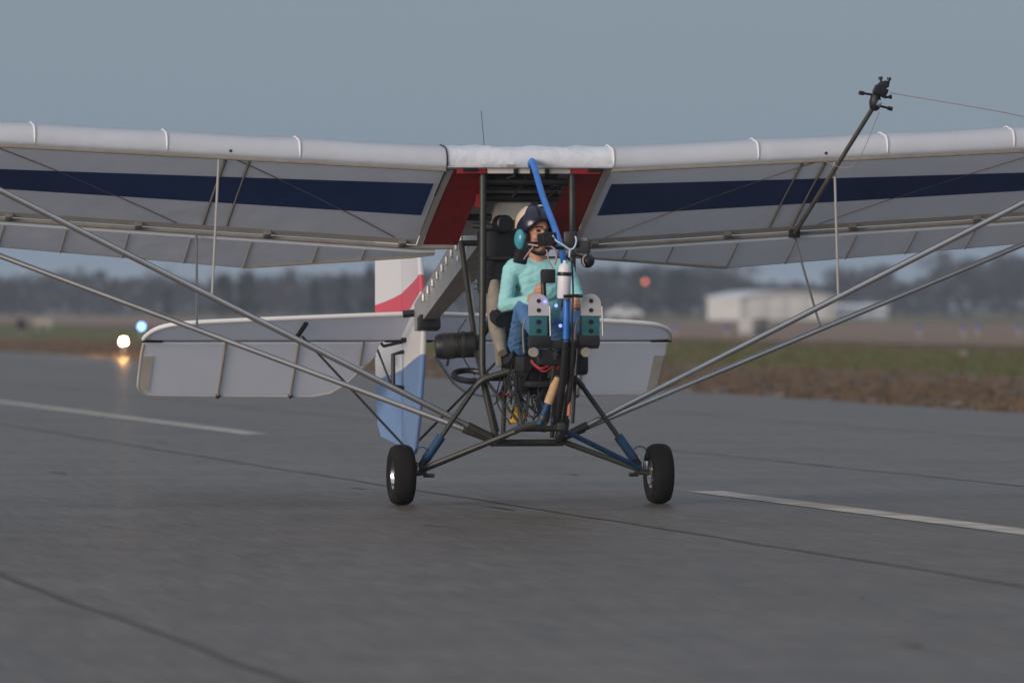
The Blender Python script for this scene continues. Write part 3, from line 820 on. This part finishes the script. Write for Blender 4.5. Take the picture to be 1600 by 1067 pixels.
# tail wheel, hidden behind the main wheel from the front
tw = obj('tail_wheel', MB().lathe([(.03, -.02), (.06, -.026), (.085, -.02), (.09, 0), (.085, .02), (.06, .026), (.03, .02)], (0, 4.95, .09), (1, 0, 0), 20, True), 'rubber', plane)
obj('tail_fork', MB().tube([(.035, 4.95, .09), (.035, 4.8, .2), (0, 4.6, .27)], .012, 8), 'dark', tw)

# stabilizer and elevator
def sz(y): return 1.254 - .404 * (y - 4.08)
HING = 4.55
for sg in (-1, 1):
    pl = [(.06, 4.08), (.6, 4.13), (1.2, 4.19), (1.58, 4.235), (1.76, 4.28), (1.86, 4.36), (1.905, 4.46), (1.92, HING - .02), (.06, HING - .02)]
    st = obj('stabilizer', MB().plate([(sg * x, y, sz(y)) for x, y in pl], (0, .404, 1), .018), 'fabric_tail', plane, smooth=False)
    obj('stabilizer_leading_edge', MB().tube([(sg * x, y, sz(y)) for x, y in pl[:8]], .017, 10, True, 3), 'batten', st)
    obj('hinge_tube', MB().tube([(sg * .16, HING, sz(HING)), (sg * 1.92, HING, sz(HING))], .013, 8), 'dull_grey', st)
    obj('root_fitting', MB().tube([(sg * .04, 4.07, sz(4.07)), (sg * .12, 4.09, sz(4.09))], .027, 10), 'dark', st)
    obj('root_fitting', MB().tube([(sg * .0, HING - .02, sz(HING)), (sg * .17, HING, sz(HING))], .018, 8), 'dark', st)
    obj('strut_bracket', MB().tube([(sg * .80, 4.20, sz(4.20) - .02), (sg * .84, 4.40, sz(4.40) - .05)], .018, 8), 'dark', st)
    tb('tail_brace', [(sg * .80, 4.38, sz(4.38) - .04), (sg * .03, 4.52, .30)], .009, 'olive')
    def ep(x, s): return Vector((sg * x, HING + .02 + s * .715, sz(HING) - .005 - s * .70))
    S = .555
    po = [(.20, .02), (1.91, .02), (1.915, .12), (1.91, .40)] + [(1.79 + .12 * math.cos(a), S - .12 + .12 * math.sin(a)) for a in [R(15 * i) for i in range(1, 7)]] + [(1.3, S + .01), (.62, S + .015), (.50, S - .02), (.40, S - .11), (.30, S - .27), (.22, .15)]
    el = obj('elevator', MB().plate([ep(x, s) for x, s in po], (0, .70, .715), .014), 'fabric_tail', plane, smooth=False)
    obj('elevator_edge', MB().tube([ep(x, s) for x, s in po[1:]], .012, 8), 'fabric_strip' if sg > 0 else 'fabric_strip', el)
    for x in (1.32, .79, .32):
        s1 = S if x > .6 else .24
        obj('elevator_rib', MB().tube([ep(x, .0) + Vector((0, -.012, -.012)), ep(x, s1) + Vector((0, -.01, -.01))], .0105, 8), 'hem', el)
        if x > .6:
            obj('rib_end', MB().ell(ep(x, S) + Vector((0, -.012, -.01)), (.016, .012, .02), None, 8, 6), 'dark', el)
    obj('tip_corner_patch', MB().plate([ep(1.905, .14) + Vector((0, -.01, -.01)), ep(1.83, .14) + Vector((0, -.01, -.01)), ep(1.83, S - .05) + Vector((0, -.01, -.01)), ep(1.88, S - .06) + Vector((0, -.01, -.01)), ep(1.902, S - .12) + Vector((0, -.01, -.01))], (0, .7, .715), .003), 'fabric_strip', el, smooth=False)
    obj('tip_hinge', MB().tube([(sg * 1.93, HING - .02, sz(HING)), (sg * 1.78, HING, sz(HING))], .018, 8), 'dark', st)

# camera boom clamped under the wing on one side
pb = tb('sensor_boom', [(2.05, 1.17, 1.785), (2.05, -1.14, 2.605)], .0155, 'polegrey', n=12)
tip = Vector((2.05, -1.17, 2.63))
obj('boom_head', MB().lathe([(.018, -.055), (.034, -.04), (.040, 0), (.032, .04), (.018, .055)], tip, (0, -.3, 1), 14, True), 'dark', pb)
obj('boom_head', MB().box(tip + Vector((.03, -.02, .07)), (.09, .06, .06), Matrix.Rotation(R(25), 3, 'Y'), .01), 'black', pb)
obj('boom_head', MB().box(tip + Vector((.055, 0, .11)), (.06, .05, .05), Matrix.Rotation(R(-20), 3, 'Y'), .01), 'dark', pb)
for a_, b_ in (((0, 0, .045), (-.11, -.02, .06)), ((.01, 0, -.02), (.115, 0, -.045)), ((.045, 0, .10), (.035, 0, .165)), ((.085, 0, .10), (.095, 0, .16)), ((.06, 0, .03), (.11, 0, .035))):
    A_, B_ = tip + Vector(a_), tip + Vector(b_)
    obj('clamp_knob', MB().tube([A_, A_.lerp(B_, .7), A_.lerp(B_, .72), B_], [.008, .008, .014, .014], 10), 'black', pb)
obj('polished_clamp', MB().box(tip + Vector((.015, -.05, -.01)), (.03, .02, .04), Matrix.Rotation(R(30), 3, 'Y'), .004), 'alu_bright', pb)
obj('boom_root_clamp', MB().box((2.05, 1.14, 1.80), (.07, .07, .06), None, .008), 'dark', pb)
tb('tension_cord', [tip + Vector((.10, 0, .06)), tip + Vector((.9, .2, -.055)), (3.9, -.5, 2.43), (4.95, -.02, 2.50)], .0025, 'pinkwire', True, n=5)
tb('tension_cord', [tip + Vector((.03, 0, -.06)), tip + Vector((-.02, .5, -.4)), (2.0, .05, 2.27)], .002, 'pinkwire', True, n=5)

# ------------------------------------------------------------------ white bottle on the nose tube
ROOT = Matrix.Translation(AIR_P) @ Matrix.Rotation(YAW, 4, 'Z')
def at_air(p): return ROOT @ Vector(p)
bt = obj('bottle', MB().lathe([(.0005, 0), (.038, 0), (.043, .008), (.043, .185), (.038, .21), (.022, .225), (.012, .23), (.012, .245), (.0005, .246)], (0, 0, 0), (0, 0, 1), 20), 'whitepl', None, loc=at_air((-.03, -1.255, 1.355)))
bt.rotation_euler = (0, R(2), YAW)
tag(bt, 'white cylindrical bottle with a black band strapped to the blue nose tube', 'bottle')
obj('band', MB().lathe([(.0435, .145), (.0455, .15), (.0455, .165), (.0435, .17)], (0, 0, 0), (0, 0, 1), 20), 'black', bt)
obj('mounting_strap', MB().tube([(-.01, -.046, .015), (.045, -.03, .018), (.09, .03, .022), (.13, .02, .02)], .011, 8, True), 'black', bt)

# ------------------------------------------------------------------ pilot: one continuous body
def build_person():
    prims = []   # (kind, a, b, ra, rb, matname)
    mb = MB()
    def cap(a, b, ra, rb, m):
        a, b = Vector(a), Vector(b)
        mb.tube([a, a.lerp(b, .33), a.lerp(b, .66), b], [ra, ra + (rb - ra) * .33, ra + (rb - ra) * .66, rb], 14)
        mb.ell(a, (ra,) * 3, None, 14, 8); mb.ell(b, (rb,) * 3, None, 14, 8)
        prims.append((a, b, ra, rb, m))
    def blob(c, d, m, rot=None):
        mb.ell(c, d, rot, 18, 12)
        s_ = Vector(c); q = max(d); k = min(d)
        ax_ = Vector([1 if d[i] == q else 0 for i in range(3)])
        if rot: ax_ = rot @ ax_
        prims.append((s_ - ax_ * (q - k), s_ + ax_ * (q - k), k, k, m))
    # torso
    blob((0, -.13, 1.02), (.175, .13, .11), 'jeans')
    blob((0, -.15, 1.14), (.165, .12, .14), 'shirt')
    blob((.005, -.20, 1.33), (.165, .115, .17), 'shirt')
    blob((.01, -.24, 1.50), (.18, .11, .12), 'shirt')
    cap((-.15, -.24, 1.545), (.17, -.25, 1.545), .075, .075, 'shirt')
    blob((.005, -.285, 1.42), (.13, .055, .10), 'shirt')
    # neck and head
    hc = Vector((-.015, -.28, 1.80))
    cap((.0, -.24, 1.57), (-.008, -.265, 1.72), .058, .055, 'skin')
    hr = Matrix.Rotation(R(17), 3, 'Z') @ Matrix.Rotation(R(8), 3, 'X')
    def hp(x, y, z): return hc + hr @ Vector((x, y, z))
    blob(hp(0, .01, .03), (.078, .098, .10), 'skin', hr)
    blob(hp(0, -.02, -.05), (.062, .075, .075), 'skin', hr)
    cap(hp(0, -.055, -.105), hp(0, -.07, -.10), .028, .025, 'skin')
    cap(hp(0, -.088, .012), hp(0, -.108, -.025), .009, .014, 'skin')
    for s_ in (-1, 1):
        blob(hp(s_ * .04, -.072, -.03), (.026, .024, .026), 'skin')
        cap(hp(s_ * .015, -.092, .032), hp(s_ * .05, -.08, .034), .010, .008, 'skin')
    cap(hp(-.02, -.088, -.062), hp(.02, -.088, -.062), .008, .008, 'skin')
    # arms: image-left arm bends across to the stick, image-right arm reaches forward and down
    cap((-.178, -.25, 1.54), (-.238, -.33, 1.31), .057, .045, 'shirt')
    cap((-.238, -.33, 1.31), (-.14, -.66, 1.345), .044, .033, 'shirt')
    cap((-.14, -.66, 1.345), (-.115, -.73, 1.37), .028, .026, 'skin')
    cap((.19, -.26, 1.54), (.25, -.38, 1.33), .056, .044, 'shirt')
    cap((.25, -.38, 1.33), (.17, -.72, 1.30), .043, .032, 'shirt')
    cap((.17, -.72, 1.30), (.15, -.79, 1.31), .028, .026, 'skin')
    # hands closed on the stick / lever
    st_ = Vector((-.083, -.85, 1.43))
    for hx, wr, kn in ((-1, Vector((-.115, -.73, 1.37)), Vector((-.098, -.80, 1.41))), (1, Vector((.15, -.79, 1.31)), Vector((.12, -.87, 1.33)))):
        blob((wr + kn) / 2, (.026, .045, .038), 'skin')
        for i in range(4):
            o = Vector((0, 0, .034 - i * .021)); ln = (.9, 1.0, .95, .8)[i]
            side = Vector((-.022 if hx < 0 else .02, 0, 0))
            p0 = kn + o + side * .4; p1 = p0 + Vector((side.x * .8, -.035 * ln, 0)); p2 = p1 + Vector((.028 if hx < 0 else -.028, -.016 * ln, 0)); p3 = p2 + Vector((.02 if hx < 0 else -.02, .02 * ln, -.002))
            cap(p0, p1, .0105, .010, 'skin'); cap(p1, p2, .010, .009, 'skin'); cap(p2, p3, .009, .008, 'skin')
        t0 = kn + Vector((.02 if hx < 0 else -.02, .03, .03)); t1 = t0 + Vector((.022 if hx < 0 else -.022, -.02, .022)); t2 = t1 + Vector((.008, -.028, .004))
        cap(t0, t1, .012, .011, 'skin'); cap(t1, t2, .011, .009, 'skin')
    # legs
    for s_ in (-1, 1):
        hip = Vector((s_ * .10, -.17, 1.03)); kn = Vector((s_ * .165, -.60, 1.285)); an = Vector((s_ * .155, -.96, 1.13))
        cap(hip, kn, .092, .062, 'jeans'); cap(kn, kn.lerp(an, .35), .062, .055, 'jeans'); cap(kn.lerp(an, .35), an, .055, .04, 'jeans')
        cap(an + Vector((0, .0, -.03)), an + Vector((0, -.085, .02)), .042, .042, 'shoe')
        cap(an + Vector((0, -.085, -.02)), an + Vector((0, -.095, .135)), .045, .038, 'shoe')
    me = mb.mesh('body_raw', None, False)
    tmp = bpy.data.objects.new('body_raw', me); COL.objects.link(tmp)
    md = tmp.modifiers.new('r', 'REMESH'); md.mode = 'VOXEL'; md.voxel_size = .0065
    sm = tmp.modifiers.new('s', 'SMOOTH'); sm.factor = .5; sm.iterations = 3
    dg = bpy.context.evaluated_depsgraph_get()
    body = bpy.data.meshes.new_from_object(tmp.evaluated_get(dg))
    bpy.data.objects.remove(tmp)
    names = ['shirt', 'jeans', 'skin', 'shoe']
    body.materials.clear()
    for k in names: body.materials.append(M[k])
    nf = len(body.polygons); cen = np.empty(nf * 3); body.polygons.foreach_get('center', cen); cen = cen.reshape(-1, 3)
    best = np.full(nf, 1e9); idx = np.zeros(nf, int)
    for a, b, ra, rb_, m_ in prims:
        a = np.array(a); d = np.array(b) - a; L2 = max(1e-9, d @ d)
        t = np.clip(((cen - a) @ d) / L2, 0, 1)
        dist = np.linalg.norm(cen - (a + t[:, None] * d), axis=1) - (ra + (rb_ - ra) * t)
        if m_ == 'skin': dist = dist + .001
        k = dist < best; best[k] = dist[k]; idx[k] = names.index(m_)
    from mathutils import noise as mn
    cloth = np.zeros(len(body.vertices), bool)
    for pl_ in body.polygons:
        if idx[pl_.index] in (0, 1):
            for vi in pl_.vertices: cloth[vi] = True
    nr = [v.normal.copy() for v in body.vertices]
    for v in body.vertices:                      # folds in the cloth
        if cloth[v.index]:
            q = v.co; k = mn.noise(Vector((q.x * 9, q.y * 9, q.z * 21 + q.x * 8))) ; k2 = mn.noise(Vector((q.x * 30 + q.z * 12, q.y * 22, q.z * 30)))
            k3 = mn.noise(Vector((q.x * 14 - q.z * 26, q.y * 10 + q.z * 14, q.z * 9)))
            v.co = v.co + nr[v.index] * ((.35 - abs(k3)) * .008 + (.3 - abs(k)) * .004 + k2 * .0015)
    body.polygons.foreach_set('material_index', idx.tolist())
    body.polygons.foreach_set('use_smooth', [True] * nf)
    org = Vector((0, -.17, .93))
    body.transform(Matrix.Translation(-org)); body.name = 'person'
    p = obj('person', body, None, None, loc=at_air(org)); p.rotation_euler = (0, 0, YAW)
    tag(p, 'pilot in aqua long-sleeved top, blue trousers and navy helmet seated in the open cockpit', 'person')
    def ch(name, mbx, m_, par):
        for i, v in enumerate(mbx.v): mbx.v[i] = tuple(Vector(v) - org)
        return obj(name, mbx, m_, par)
    # helmet shell: dome open at the face
    V = []; F = []; nn, mm = 32, 14
    for i in range(mm + 1):
        th = R(118) * i / mm
        for k in range(nn):
            q = 2 * math.pi * k / nn
            fr = max(0, -math.sin(q))            # -y is the face
            t2 = th * (1 - .47 * fr ** 2)
            V.append(hp(.128 * math.sin(t2) * math.cos(q), .02 + .145 * math.sin(t2) * math.sin(q), .035 + .135 * math.cos(t2)))
    for i in range(mm):
        for k in range(nn):
            F.append((i * nn + k, (i + 1) * nn + k, (i + 1) * nn + (k + 1) % nn, i * nn + (k + 1) % nn))
    hb = MB().add(V, F); he = ch('helmet', hb, 'navyshell', p)
    sol = he.modifiers.new('t', 'SOLIDIFY'); sol.thickness = .012; sol.offset = -1
    # cream side panels
    for s_ in (-1, 1):
        V = []; F = []
        rows = 9; cols = 10
        for i in range(rows):
            f = i / (rows - 1)
            for k in range(cols):
                g = k / (cols - 1)
                th = R(28 + 74 * f)
                q0 = R(90); q = (math.pi if s_ < 0 else 0) + (1 if s_ < 0 else -1) * R(-66 + (84 - 46 * abs(f - .35)) * g)
                V.append(hp(.1315 * math.sin(th) * math.cos(q), .02 + .1485 * math.sin(th) * math.sin(q), .035 + .1385 * math.cos(th)))
        for i in range(rows - 1):
            for k in range(cols - 1):
                F.append((i * cols + k, i * cols + k + 1, (i + 1) * cols + k + 1, (i + 1) * cols + k))
        ch('helmet_panel', MB().add(V, F), 'cream', he)
        ch('ear_cup', MB().ell(hp(s_ * .118, .0, -.055), (.035, .052, .068), hr, 18, 12), 'earcup', he)
        ch('ear_seal', MB().ell(hp(s_ * .095, .0, -.055), (.028, .056, .072), hr, 18, 12), 'black', he)
    ch('visor_rim', MB().tube([hp(.108 * math.cos(a), .02 - .125 * math.sin(a), .062 + .03 * math.sin(a)) for a in [math.pi * i / 16 for i in range(17)]], .012, 8), 'black', he)
    ch('top_knob', MB().ell(hp(.01, -.02, .168), (.022, .02, .008), hr, 10, 6), 'plate', he)
    ch('chin_strap', MB().tube([hp(-.085, -.03, -.08), hp(-.06, -.06, -.125), hp(0, -.075, -.145), hp(.06, -.06, -.125), hp(.085, -.03, -.08)], .011, 8, True), 'black', he)
    ch('microphone_boom', MB().tube([hp(-.11, -.02, -.075), hp(-.095, -.09, -.085), hp(-.03, -.125, -.075)], .006, 8, True), 'black', he)
    ch('microphone', MB().ell(hp(-.01, -.128, -.073), (.024, .016, .017), hr, 12, 8), 'black', he)
    for s_ in (-1, 1):
        ch('eye', MB().ell(hp(s_ * .033, -.083, .012), (.016, .010, .008), hr, 10, 6), 'eye', p)
        ch('eyebrow', MB().tube([hp(s_ * .015, -.100, .036), hp(s_ * .035, -.097, .040), hp(s_ * .056, -.085, .034)], .005, 6, True), 'eye', p)
    ch('mouth', MB().tube([hp(-.024, -.092, -.061), hp(0, -.0985, -.063), hp(.024, -.092, -.061)], .004, 6, True), 'redwire', p)
    return p
build_person()

# ------------------------------------------------------------------ airfield lights and signs
def pix(u, v, y): return Vector(((u - 800) / 11850 * y, y, 1.3 + (480 - v) / 11850 * y))
M['lampyellow'] = mat('lit_warm_lens', (1, .8, .5), .3, emit=(1, .50, .16), estr=2500)
M['lampblue'] = mat('lit_blue_lens', (.3, .6, 1), .3, emit=(.22, .50, 1.0), estr=9)
M['lampoff'] = mat('unlit_blue_lens', (.05, .07, .35), .3)
M['lampred'] = mat('lit_red_lens', (1, .3, .2), .3, emit=(1, .22, .12), estr=1.5)
M['lightgrey'] = mat('pale_grey_paint', (.55, .55, .54), .6)
def field_light(name, x, y, h, lens, label, cat, group=None, r=.055):
    e = empty(name, (x, y, -.03)); h = h + .03
    obj('base', MB().lathe([(.09, 0), (.09, .02), (.04, .035), (.022, .05), (.022, h - r * 1.6), (.04, h - r * 1.4), (r * .9, h - r)], (0, 0, 0), (0, 0, 1), 14, True), 'lightgrey', e)
    obj('lens', MB().lathe([(r * .9, h - r), (r, h - r * .3), (r * .95, h + r * .35), (r * .55, h + r * .9), (.001, h + r)], (0, 0, 0), (0, 0, 1), 16), lens, e)
    return tag(e, label, cat, group)
p = pix(193, 533, 197); field_light('runway_light', p.x, p.y, p.z, 'lampyellow', 'glowing warm yellow runway edge light beside the asphalt', 'light', r=.055)
p = pix(221, 510, 350); field_light('taxiway_light', p.x, p.y, p.z, 'lampblue', 'glowing pale blue taxiway light in the grass', 'light', r=.10)
for u in (1055, 1135, 1436, 1505, 1528, 1592):
    p = pix(u, 523, 345 + (u % 7) * 4); field_light('taxiway_light', p.x, p.y, .38, 'lampoff', 'unlit blue taxiway marker light on the brown verge', 'light', 'unlit taxiway lights', r=.11)

def board_sign(u, v, y, wd, ht, m_face, label, name='airfield_sign', yaw=0):
    p = pix(u, v, y); e = empty(name, (p.x, y, -.03), yaw)
    zb = p.z + .03 - ht / 2
    obj('panel', MB().box((0, 0, zb + ht / 2), (wd, .16, ht), None, .02), m_face, e)
    for s_ in (-1, 1):
        obj('leg', MB().tube([(s_ * wd * .3, 0, 0), (s_ * wd * .3, 0, zb + .01)], .03, 8), 'lightgrey', e)
    return tag(e, label, 'sign')
board_sign(1166, 510, 330, .62, .60, 'lightgrey', 'small pale grey airfield sign board near the hangar', yaw=R(8))
board_sign(1187, 511, 329, .58, .74, 'black', 'small black-backed airfield sign board beside the pale sign', yaw=R(-14))
board_sign(33, 507, 385, .42, .60, 'black', 'small black airfield sign board standing alone in the grass', yaw=R(10))
board_sign(68, 503, 430, 1.1, .42, 'hem', 'low beige sign board in the grass beside the black sign', yaw=R(-5))
p = pix(1505, 556, 205)
mkr = obj('marker_block', MB().box((0, 0, .07), (.20, .14, .14), None, .03), 'tan', None, loc=(p.x, p.y, -.02))
tag(mkr, 'small tan block lying on the green grass strip', 'block')

# pole with a red lamp
p = pix(1008, 440, 900); e = empty('beacon_pole', (p.x, 900, -.03))
obj('pole', MB().tube([(0, 0, 0), (0, 0, p.z - .1)], [.09, .05], 8), 'olive', e)
obj('red_lamp', MB().ell((0, 0, p.z), (.24, .24, .24), None, 14, 8), 'lampred', e)
tag(e, 'thin pole with a dim red lamp before the distant trees', 'pole')

# ------------------------------------------------------------------ hangar, shed, white car
M['clad'] = mat('white_cladding', (.66, .63, .60), .6, var=.06, vscale=.4)
M['clad2'] = mat('cream_cladding', (.52, .50, .47), .6, var=.06, vscale=.4)
M['roofw'] = mat('pale_metal_roof', (.74, .75, .78), .45, var=.05, vscale=.3)
M['glass'] = mat('dark_glass', (.02, .025, .03), .1)
def hangar():
    Y = 770.0; px = Y / 11850
    x0 = (1140 - 800) * px; x1 = (1322 - 800) * px
    e = empty('hangar', ((x0 + x1) / 2, Y, -.03), R(16)); wd = (x1 - x0) * .86; D_ = 11.0; eh = 2.2; rh = 2.9
    hw_ = wd / 2
    # front wall, gable outline
    arc = [(-hw_ + wd * i / 12, eh + (rh - eh) * math.sin(math.pi * i / 12) ** .8) for i in range(13)]
    obj('front_wall', MB().plate([(-hw_, 0, 0)] + [(x, 0, z) for x, z in arc] + [(hw_, 0, 0)], (0, 1, 0), .2), 'clad2', e, smooth=False)
    obj('back_wall', MB().plate([(-hw_, D_, 0)] + [(x, D_, z) for x, z in arc] + [(hw_, D_, 0)], (0, 1, 0), .2), 'clad2', e, smooth=False)
    for s_ in (-1, 1):
        obj('side_wall', MB().box((s_ * (hw_ - .1), D_ / 2, eh / 2), (.2, D_ - .24, eh)), 'clad', e, smooth=False)
    rf = MB(); V = []
    top = [(x * 1.04, z + .12) for x, z in arc]
    rf.loft([[Vector((x, y, z)) for x, z in top] + [Vector((x, y, z - .14 + .02)) for x, z in top[::-1]] for y in (-.5, D_ + .3)])
    obj('roof', rf, 'roofw', e)
    for i in range(4):
        xx = -hw_ * .62 + i * hw_ * .42
        dr = obj('door_panel', MB().box((xx, -.16, 1.15), (hw_ * .40, .10, 2.3), None, .02), 'clad', e)
    tag(e, 'pale arched-roof hangar at the far side of the airfield', 'hangar')
    e2 = empty('shed', (pix(1348, 500, Y + 12).x, Y + 12, -.03), R(10))
    obj('wall', MB().box((0, 1.6, .65), (5.4, 3.2, 1.3), None, .03), 'clad', e2)
    obj('roof', MB().plate([(-2.9, -.3, 1.28), (2.9, -.3, 1.28), (2.9, 3.5, 1.62), (-2.9, 3.5, 1.62)], (0, -.1, 1), .12), 'roofw', e2, smooth=False)
    for i in range(3): obj('door_panel', MB().box((-1.7 + i * 1.7, -.06, .55), (1.3, .08, 1.05), None, .02), 'roofw', e2)
    tag(e2, 'low white shed adjoining the far hangar', 'shed')
    # distant white car
    e3 = empty('parked_car', (pix(975, 500, 800).x, 800, -.03), R(12))
    prof_ = [(-1.75, .35), (-1.75, .75), (-1.6, .9), (-1.0, 1.0), (-.55, 1.42), (.7, 1.45), (1.25, 1.0), (1.75, .92), (1.8, .4)]
    obj('body', MB().loft([[Vector((x, y, z)) for x, z in prof_] for y in (-.78, .78)]), M['roofw'], e3, smooth=False)
    for y in (-.79, .79):
        obj('window', MB().plate([(-.85, y, 1.0), (-.48, y, 1.34), (.62, y, 1.36), (1.02, y, 1.0)], (0, 1, 0), .03), 'glass', e3, smooth=False)
        for x in (-1.1, 1.15):
            obj('wheel', MB().lathe([(.001, -.1), (.2, -.1), (.3, -.09), (.32, 0), (.3, .09), (.2, .1), (.001, .1)], (x, y * .93, .32), (0, 1, 0), 16), 'rubber', e3)
    tag(e3, 'small white car parked far behind the runway', 'car')
hangar()

# ------------------------------------------------------------------ trees
M['bark'] = mat('grey_bark', (.09, .075, .06), .9)
LEAF = {'evergreen': mat('evergreen_foliage', (.012, .021, .016), .8, var=.4, vscale=.6, spec=.1),
        'brown': mat('bare_brown_twigs', (.050, .042, .042), .9, var=.4, vscale=.6, spec=.1),
        'grey': mat('grey_green_foliage', (.036, .041, .037), .9, var=.4, vscale=.6, spec=.1)}
def cards(cen, size):
    nq = len(cen)
    a = rng.normal(size=(nq, 3)); a /= np.linalg.norm(a, axis=1)[:, None]
    b = rng.normal(size=(nq, 3)); b -= a * (a * b).sum(1)[:, None]; b /= np.linalg.norm(b, axis=1)[:, None]
    s = size * rng.uniform(.5, 1.2, (nq, 1))
    v = np.stack([cen - a * s, cen + b * s * .55, cen + a * s, cen - b * s * .55], 1).reshape(-1, 3)
    return v, [(4 * i, 4 * i + 1, 4 * i + 2, 4 * i + 3) for i in range(nq)]
def make_tree(kind, h, wd, label, cat='tree', nq=1500):
    e = empty('evergreen_tree' if kind == 'evergreen' else 'bare_tree')
    t = MB().tube([(0, 0, 0), (.05 * wd, 0, h * .4), (0, .03, h * .9)], [h * .03, h * .02, h * .006], 8)
    limbs = []
    for i in range(9):
        z = h * (.22 + .065 * i); a = i * 2.4; rr = wd * .42 * (1 - .5 * i / 9)
        tipp = Vector((math.cos(a) * rr, math.sin(a) * rr, z + h * .14)); limbs.append(tipp)
        t.tube([(0, 0, z), tipp * .5 + Vector((0, 0, z * .5)), tipp], [h * .012, h * .008, h * .003], 5)
    obj('trunk', t, 'bark', e)
    C = []
    for k in range(26):
        if kind == 'evergreen':
            z = h * rng.uniform(.08, 1.0); rr = wd * .5 * (1 - .72 * (z / h)) ** .8 * rng.uniform(.2, 1)
        else:
            z = h * rng.uniform(.28, .98); rr = wd * .5 * math.sqrt(max(.05, 1 - ((z / h - .6) / .42) ** 2)) * rng.uniform(.2, 1)
        a = rng.uniform(0, 6.283)
        C.append(np.array([math.cos(a) * rr, math.sin(a) * rr, z]) + rng.normal(size=(nq // 26, 3)) * np.array([wd, wd, h * .8]) * .085)
    cen = np.concatenate(C); cen[:, 2] = np.clip(cen[:, 2], h * .04, None)
    v, f = cards(cen, .20 if kind == 'evergreen' else .17)
    me = bpy.data.meshes.new('crown'); me.from_pydata(v.tolist(), [], f); me.materials.append(LEAF[kind])
    o = bpy.data.objects.new('crown', me); COL.objects.link(o); o.parent = e
    return e
protos = {'evergreen': [make_tree('evergreen', 6.5, 3.6, ''), make_tree('evergreen', 6.5, 2.6, '')],
          'brown': [make_tree('brown', 6.5, 5.0, ''), make_tree('brown', 6.5, 4.2, '')],
          'grey': [make_tree('grey', 6.5, 4.6, ''), make_tree('grey', 6.5, 5.2, '')]}
used = set()
def put_tree(kind, var, u, vtop, y, label, group=None, wide=1.0):
    p0 = protos[kind][var]
    o = p0 if (kind, var) not in used else copy_tree(p0)
    used.add((kind, var))
    top = 1.33 + (480 - vtop) / 11850 * y
    s = top / 6.5
    o.location = ((u - 800) / 11850 * y, y, -.03); o.scale = (s * wide, s * wide, s); o.rotation_euler = (0, 0, rng.uniform(0, 6.28))
    tag(o, label, 'tree', group)
GE = 'dark evergreens before the wood'
EL = {578: 'tall dark evergreen tree right behind the aircraft tail fin', 385: 'broad dark evergreen tree, widest of those before the hazy wood', 1010: 'dark evergreen tree behind the pole with the red lamp', 1060: 'dark evergreen tree between the red lamp pole and the hangar', 262: 'lowest dark evergreen tree before the hazy distant wood'}
for (u, v, y, va, wd) in ((352, 432, 840, 0, 1.0), (385, 426, 850, 0, 1.3), (492, 436, 860, 1, .9), (537, 430, 855, 1, 1.0), (578, 418, 850, 1, 1.2), (262, 452, 860, 0, .8), (1010, 418, 960, 0, 1.4), (1060, 424, 965, 0, 1.3)):
    put_tree('evergreen', va, u, v, y, EL.get(u, 'slim dark evergreen tree standing out before the hazy distant wood'), GE, wd)
GB = 'bare brown trees of the far tree line'
for i in range(34):
    u = -90 + i * 54 + rng.uniform(-14, 14)
    if 1190 < u < 1300: vt = rng.uniform(440, 452)
    elif 1390 < u < 1450: vt = rng.uniform(438, 446)
    elif u > 1450: vt = rng.uniform(396, 418)
    elif u > 900: vt = rng.uniform(410, 424)
    else: vt = rng.uniform(420, 440)
    k = 'brown' if rng.uniform() < .65 else 'grey'
    put_tree(k, int(rng.integers(0, 2)), u, vt, rng.uniform(980, 1080),
             'bare brown tree in the far tree line' if k == 'brown' else 'grey-green tree in the far tree line', GB if k == 'brown' else 'grey-green trees of the far tree line', rng.uniform(.9, 1.5))
# the wood behind, one mass
xs = rng.uniform(-190, 190, 26000); ys = rng.uniform(1120, 1190, 26000)
uu = 800 + xs * 11850 / 1150
topv = np.interp(uu, [-1200, 0, 90, 120, 160, 300, 420, 600, 900, 1100, 1200, 1300, 1330, 1390, 1405, 1450, 1480, 1560, 1700, 2800], [430, 436, 430, 418, 432, 440, 436, 428, 418, 424, 446, 444, 424, 420, 446, 442, 416, 404, 400, 420])
toph = 1.3 + (480 - topv) / 11850 * 1150
zz = toph * rng.uniform(0, 1, 26000) ** .8 * rng.uniform(.8, 1.06, 26000)
v, f = cards(np.stack([xs, ys, zz + .1], 1), .75)
me = bpy.data.meshes.new('far_wood'); me.from_pydata(v.tolist(), [], f); me.materials.append(mat('far_wood_foliage', (.034, .034, .037), .9, var=.35, vscale=.15, spec=.1))
tag(obj('far_wood', me, None), 'hazy distant wood along the horizon behind the airfield', 'wood', kind='stuff')

# ------------------------------------------------------------------ haze
hz = MB().box((0, 2050, 5.5), (7200, 5000, 14.0))
hm = bpy.data.materials.new('evening_haze'); hm.use_nodes = True
N, L = hm.node_tree.nodes, hm.node_tree.links
N.remove(N['Principled BSDF'])
pv = N.new('ShaderNodeVolumePrincipled'); pv.inputs['Color'].default_value = (.72, .83, .98, 1); pv.inputs['Density'].default_value = .00023
L.new(pv.outputs[0], N['Material Output'].inputs['Volume'])
ho = obj('haze', hz, hm, smooth=False)
tag(ho, 'thin blue evening haze over the airfield', 'haze', kind='stuff')
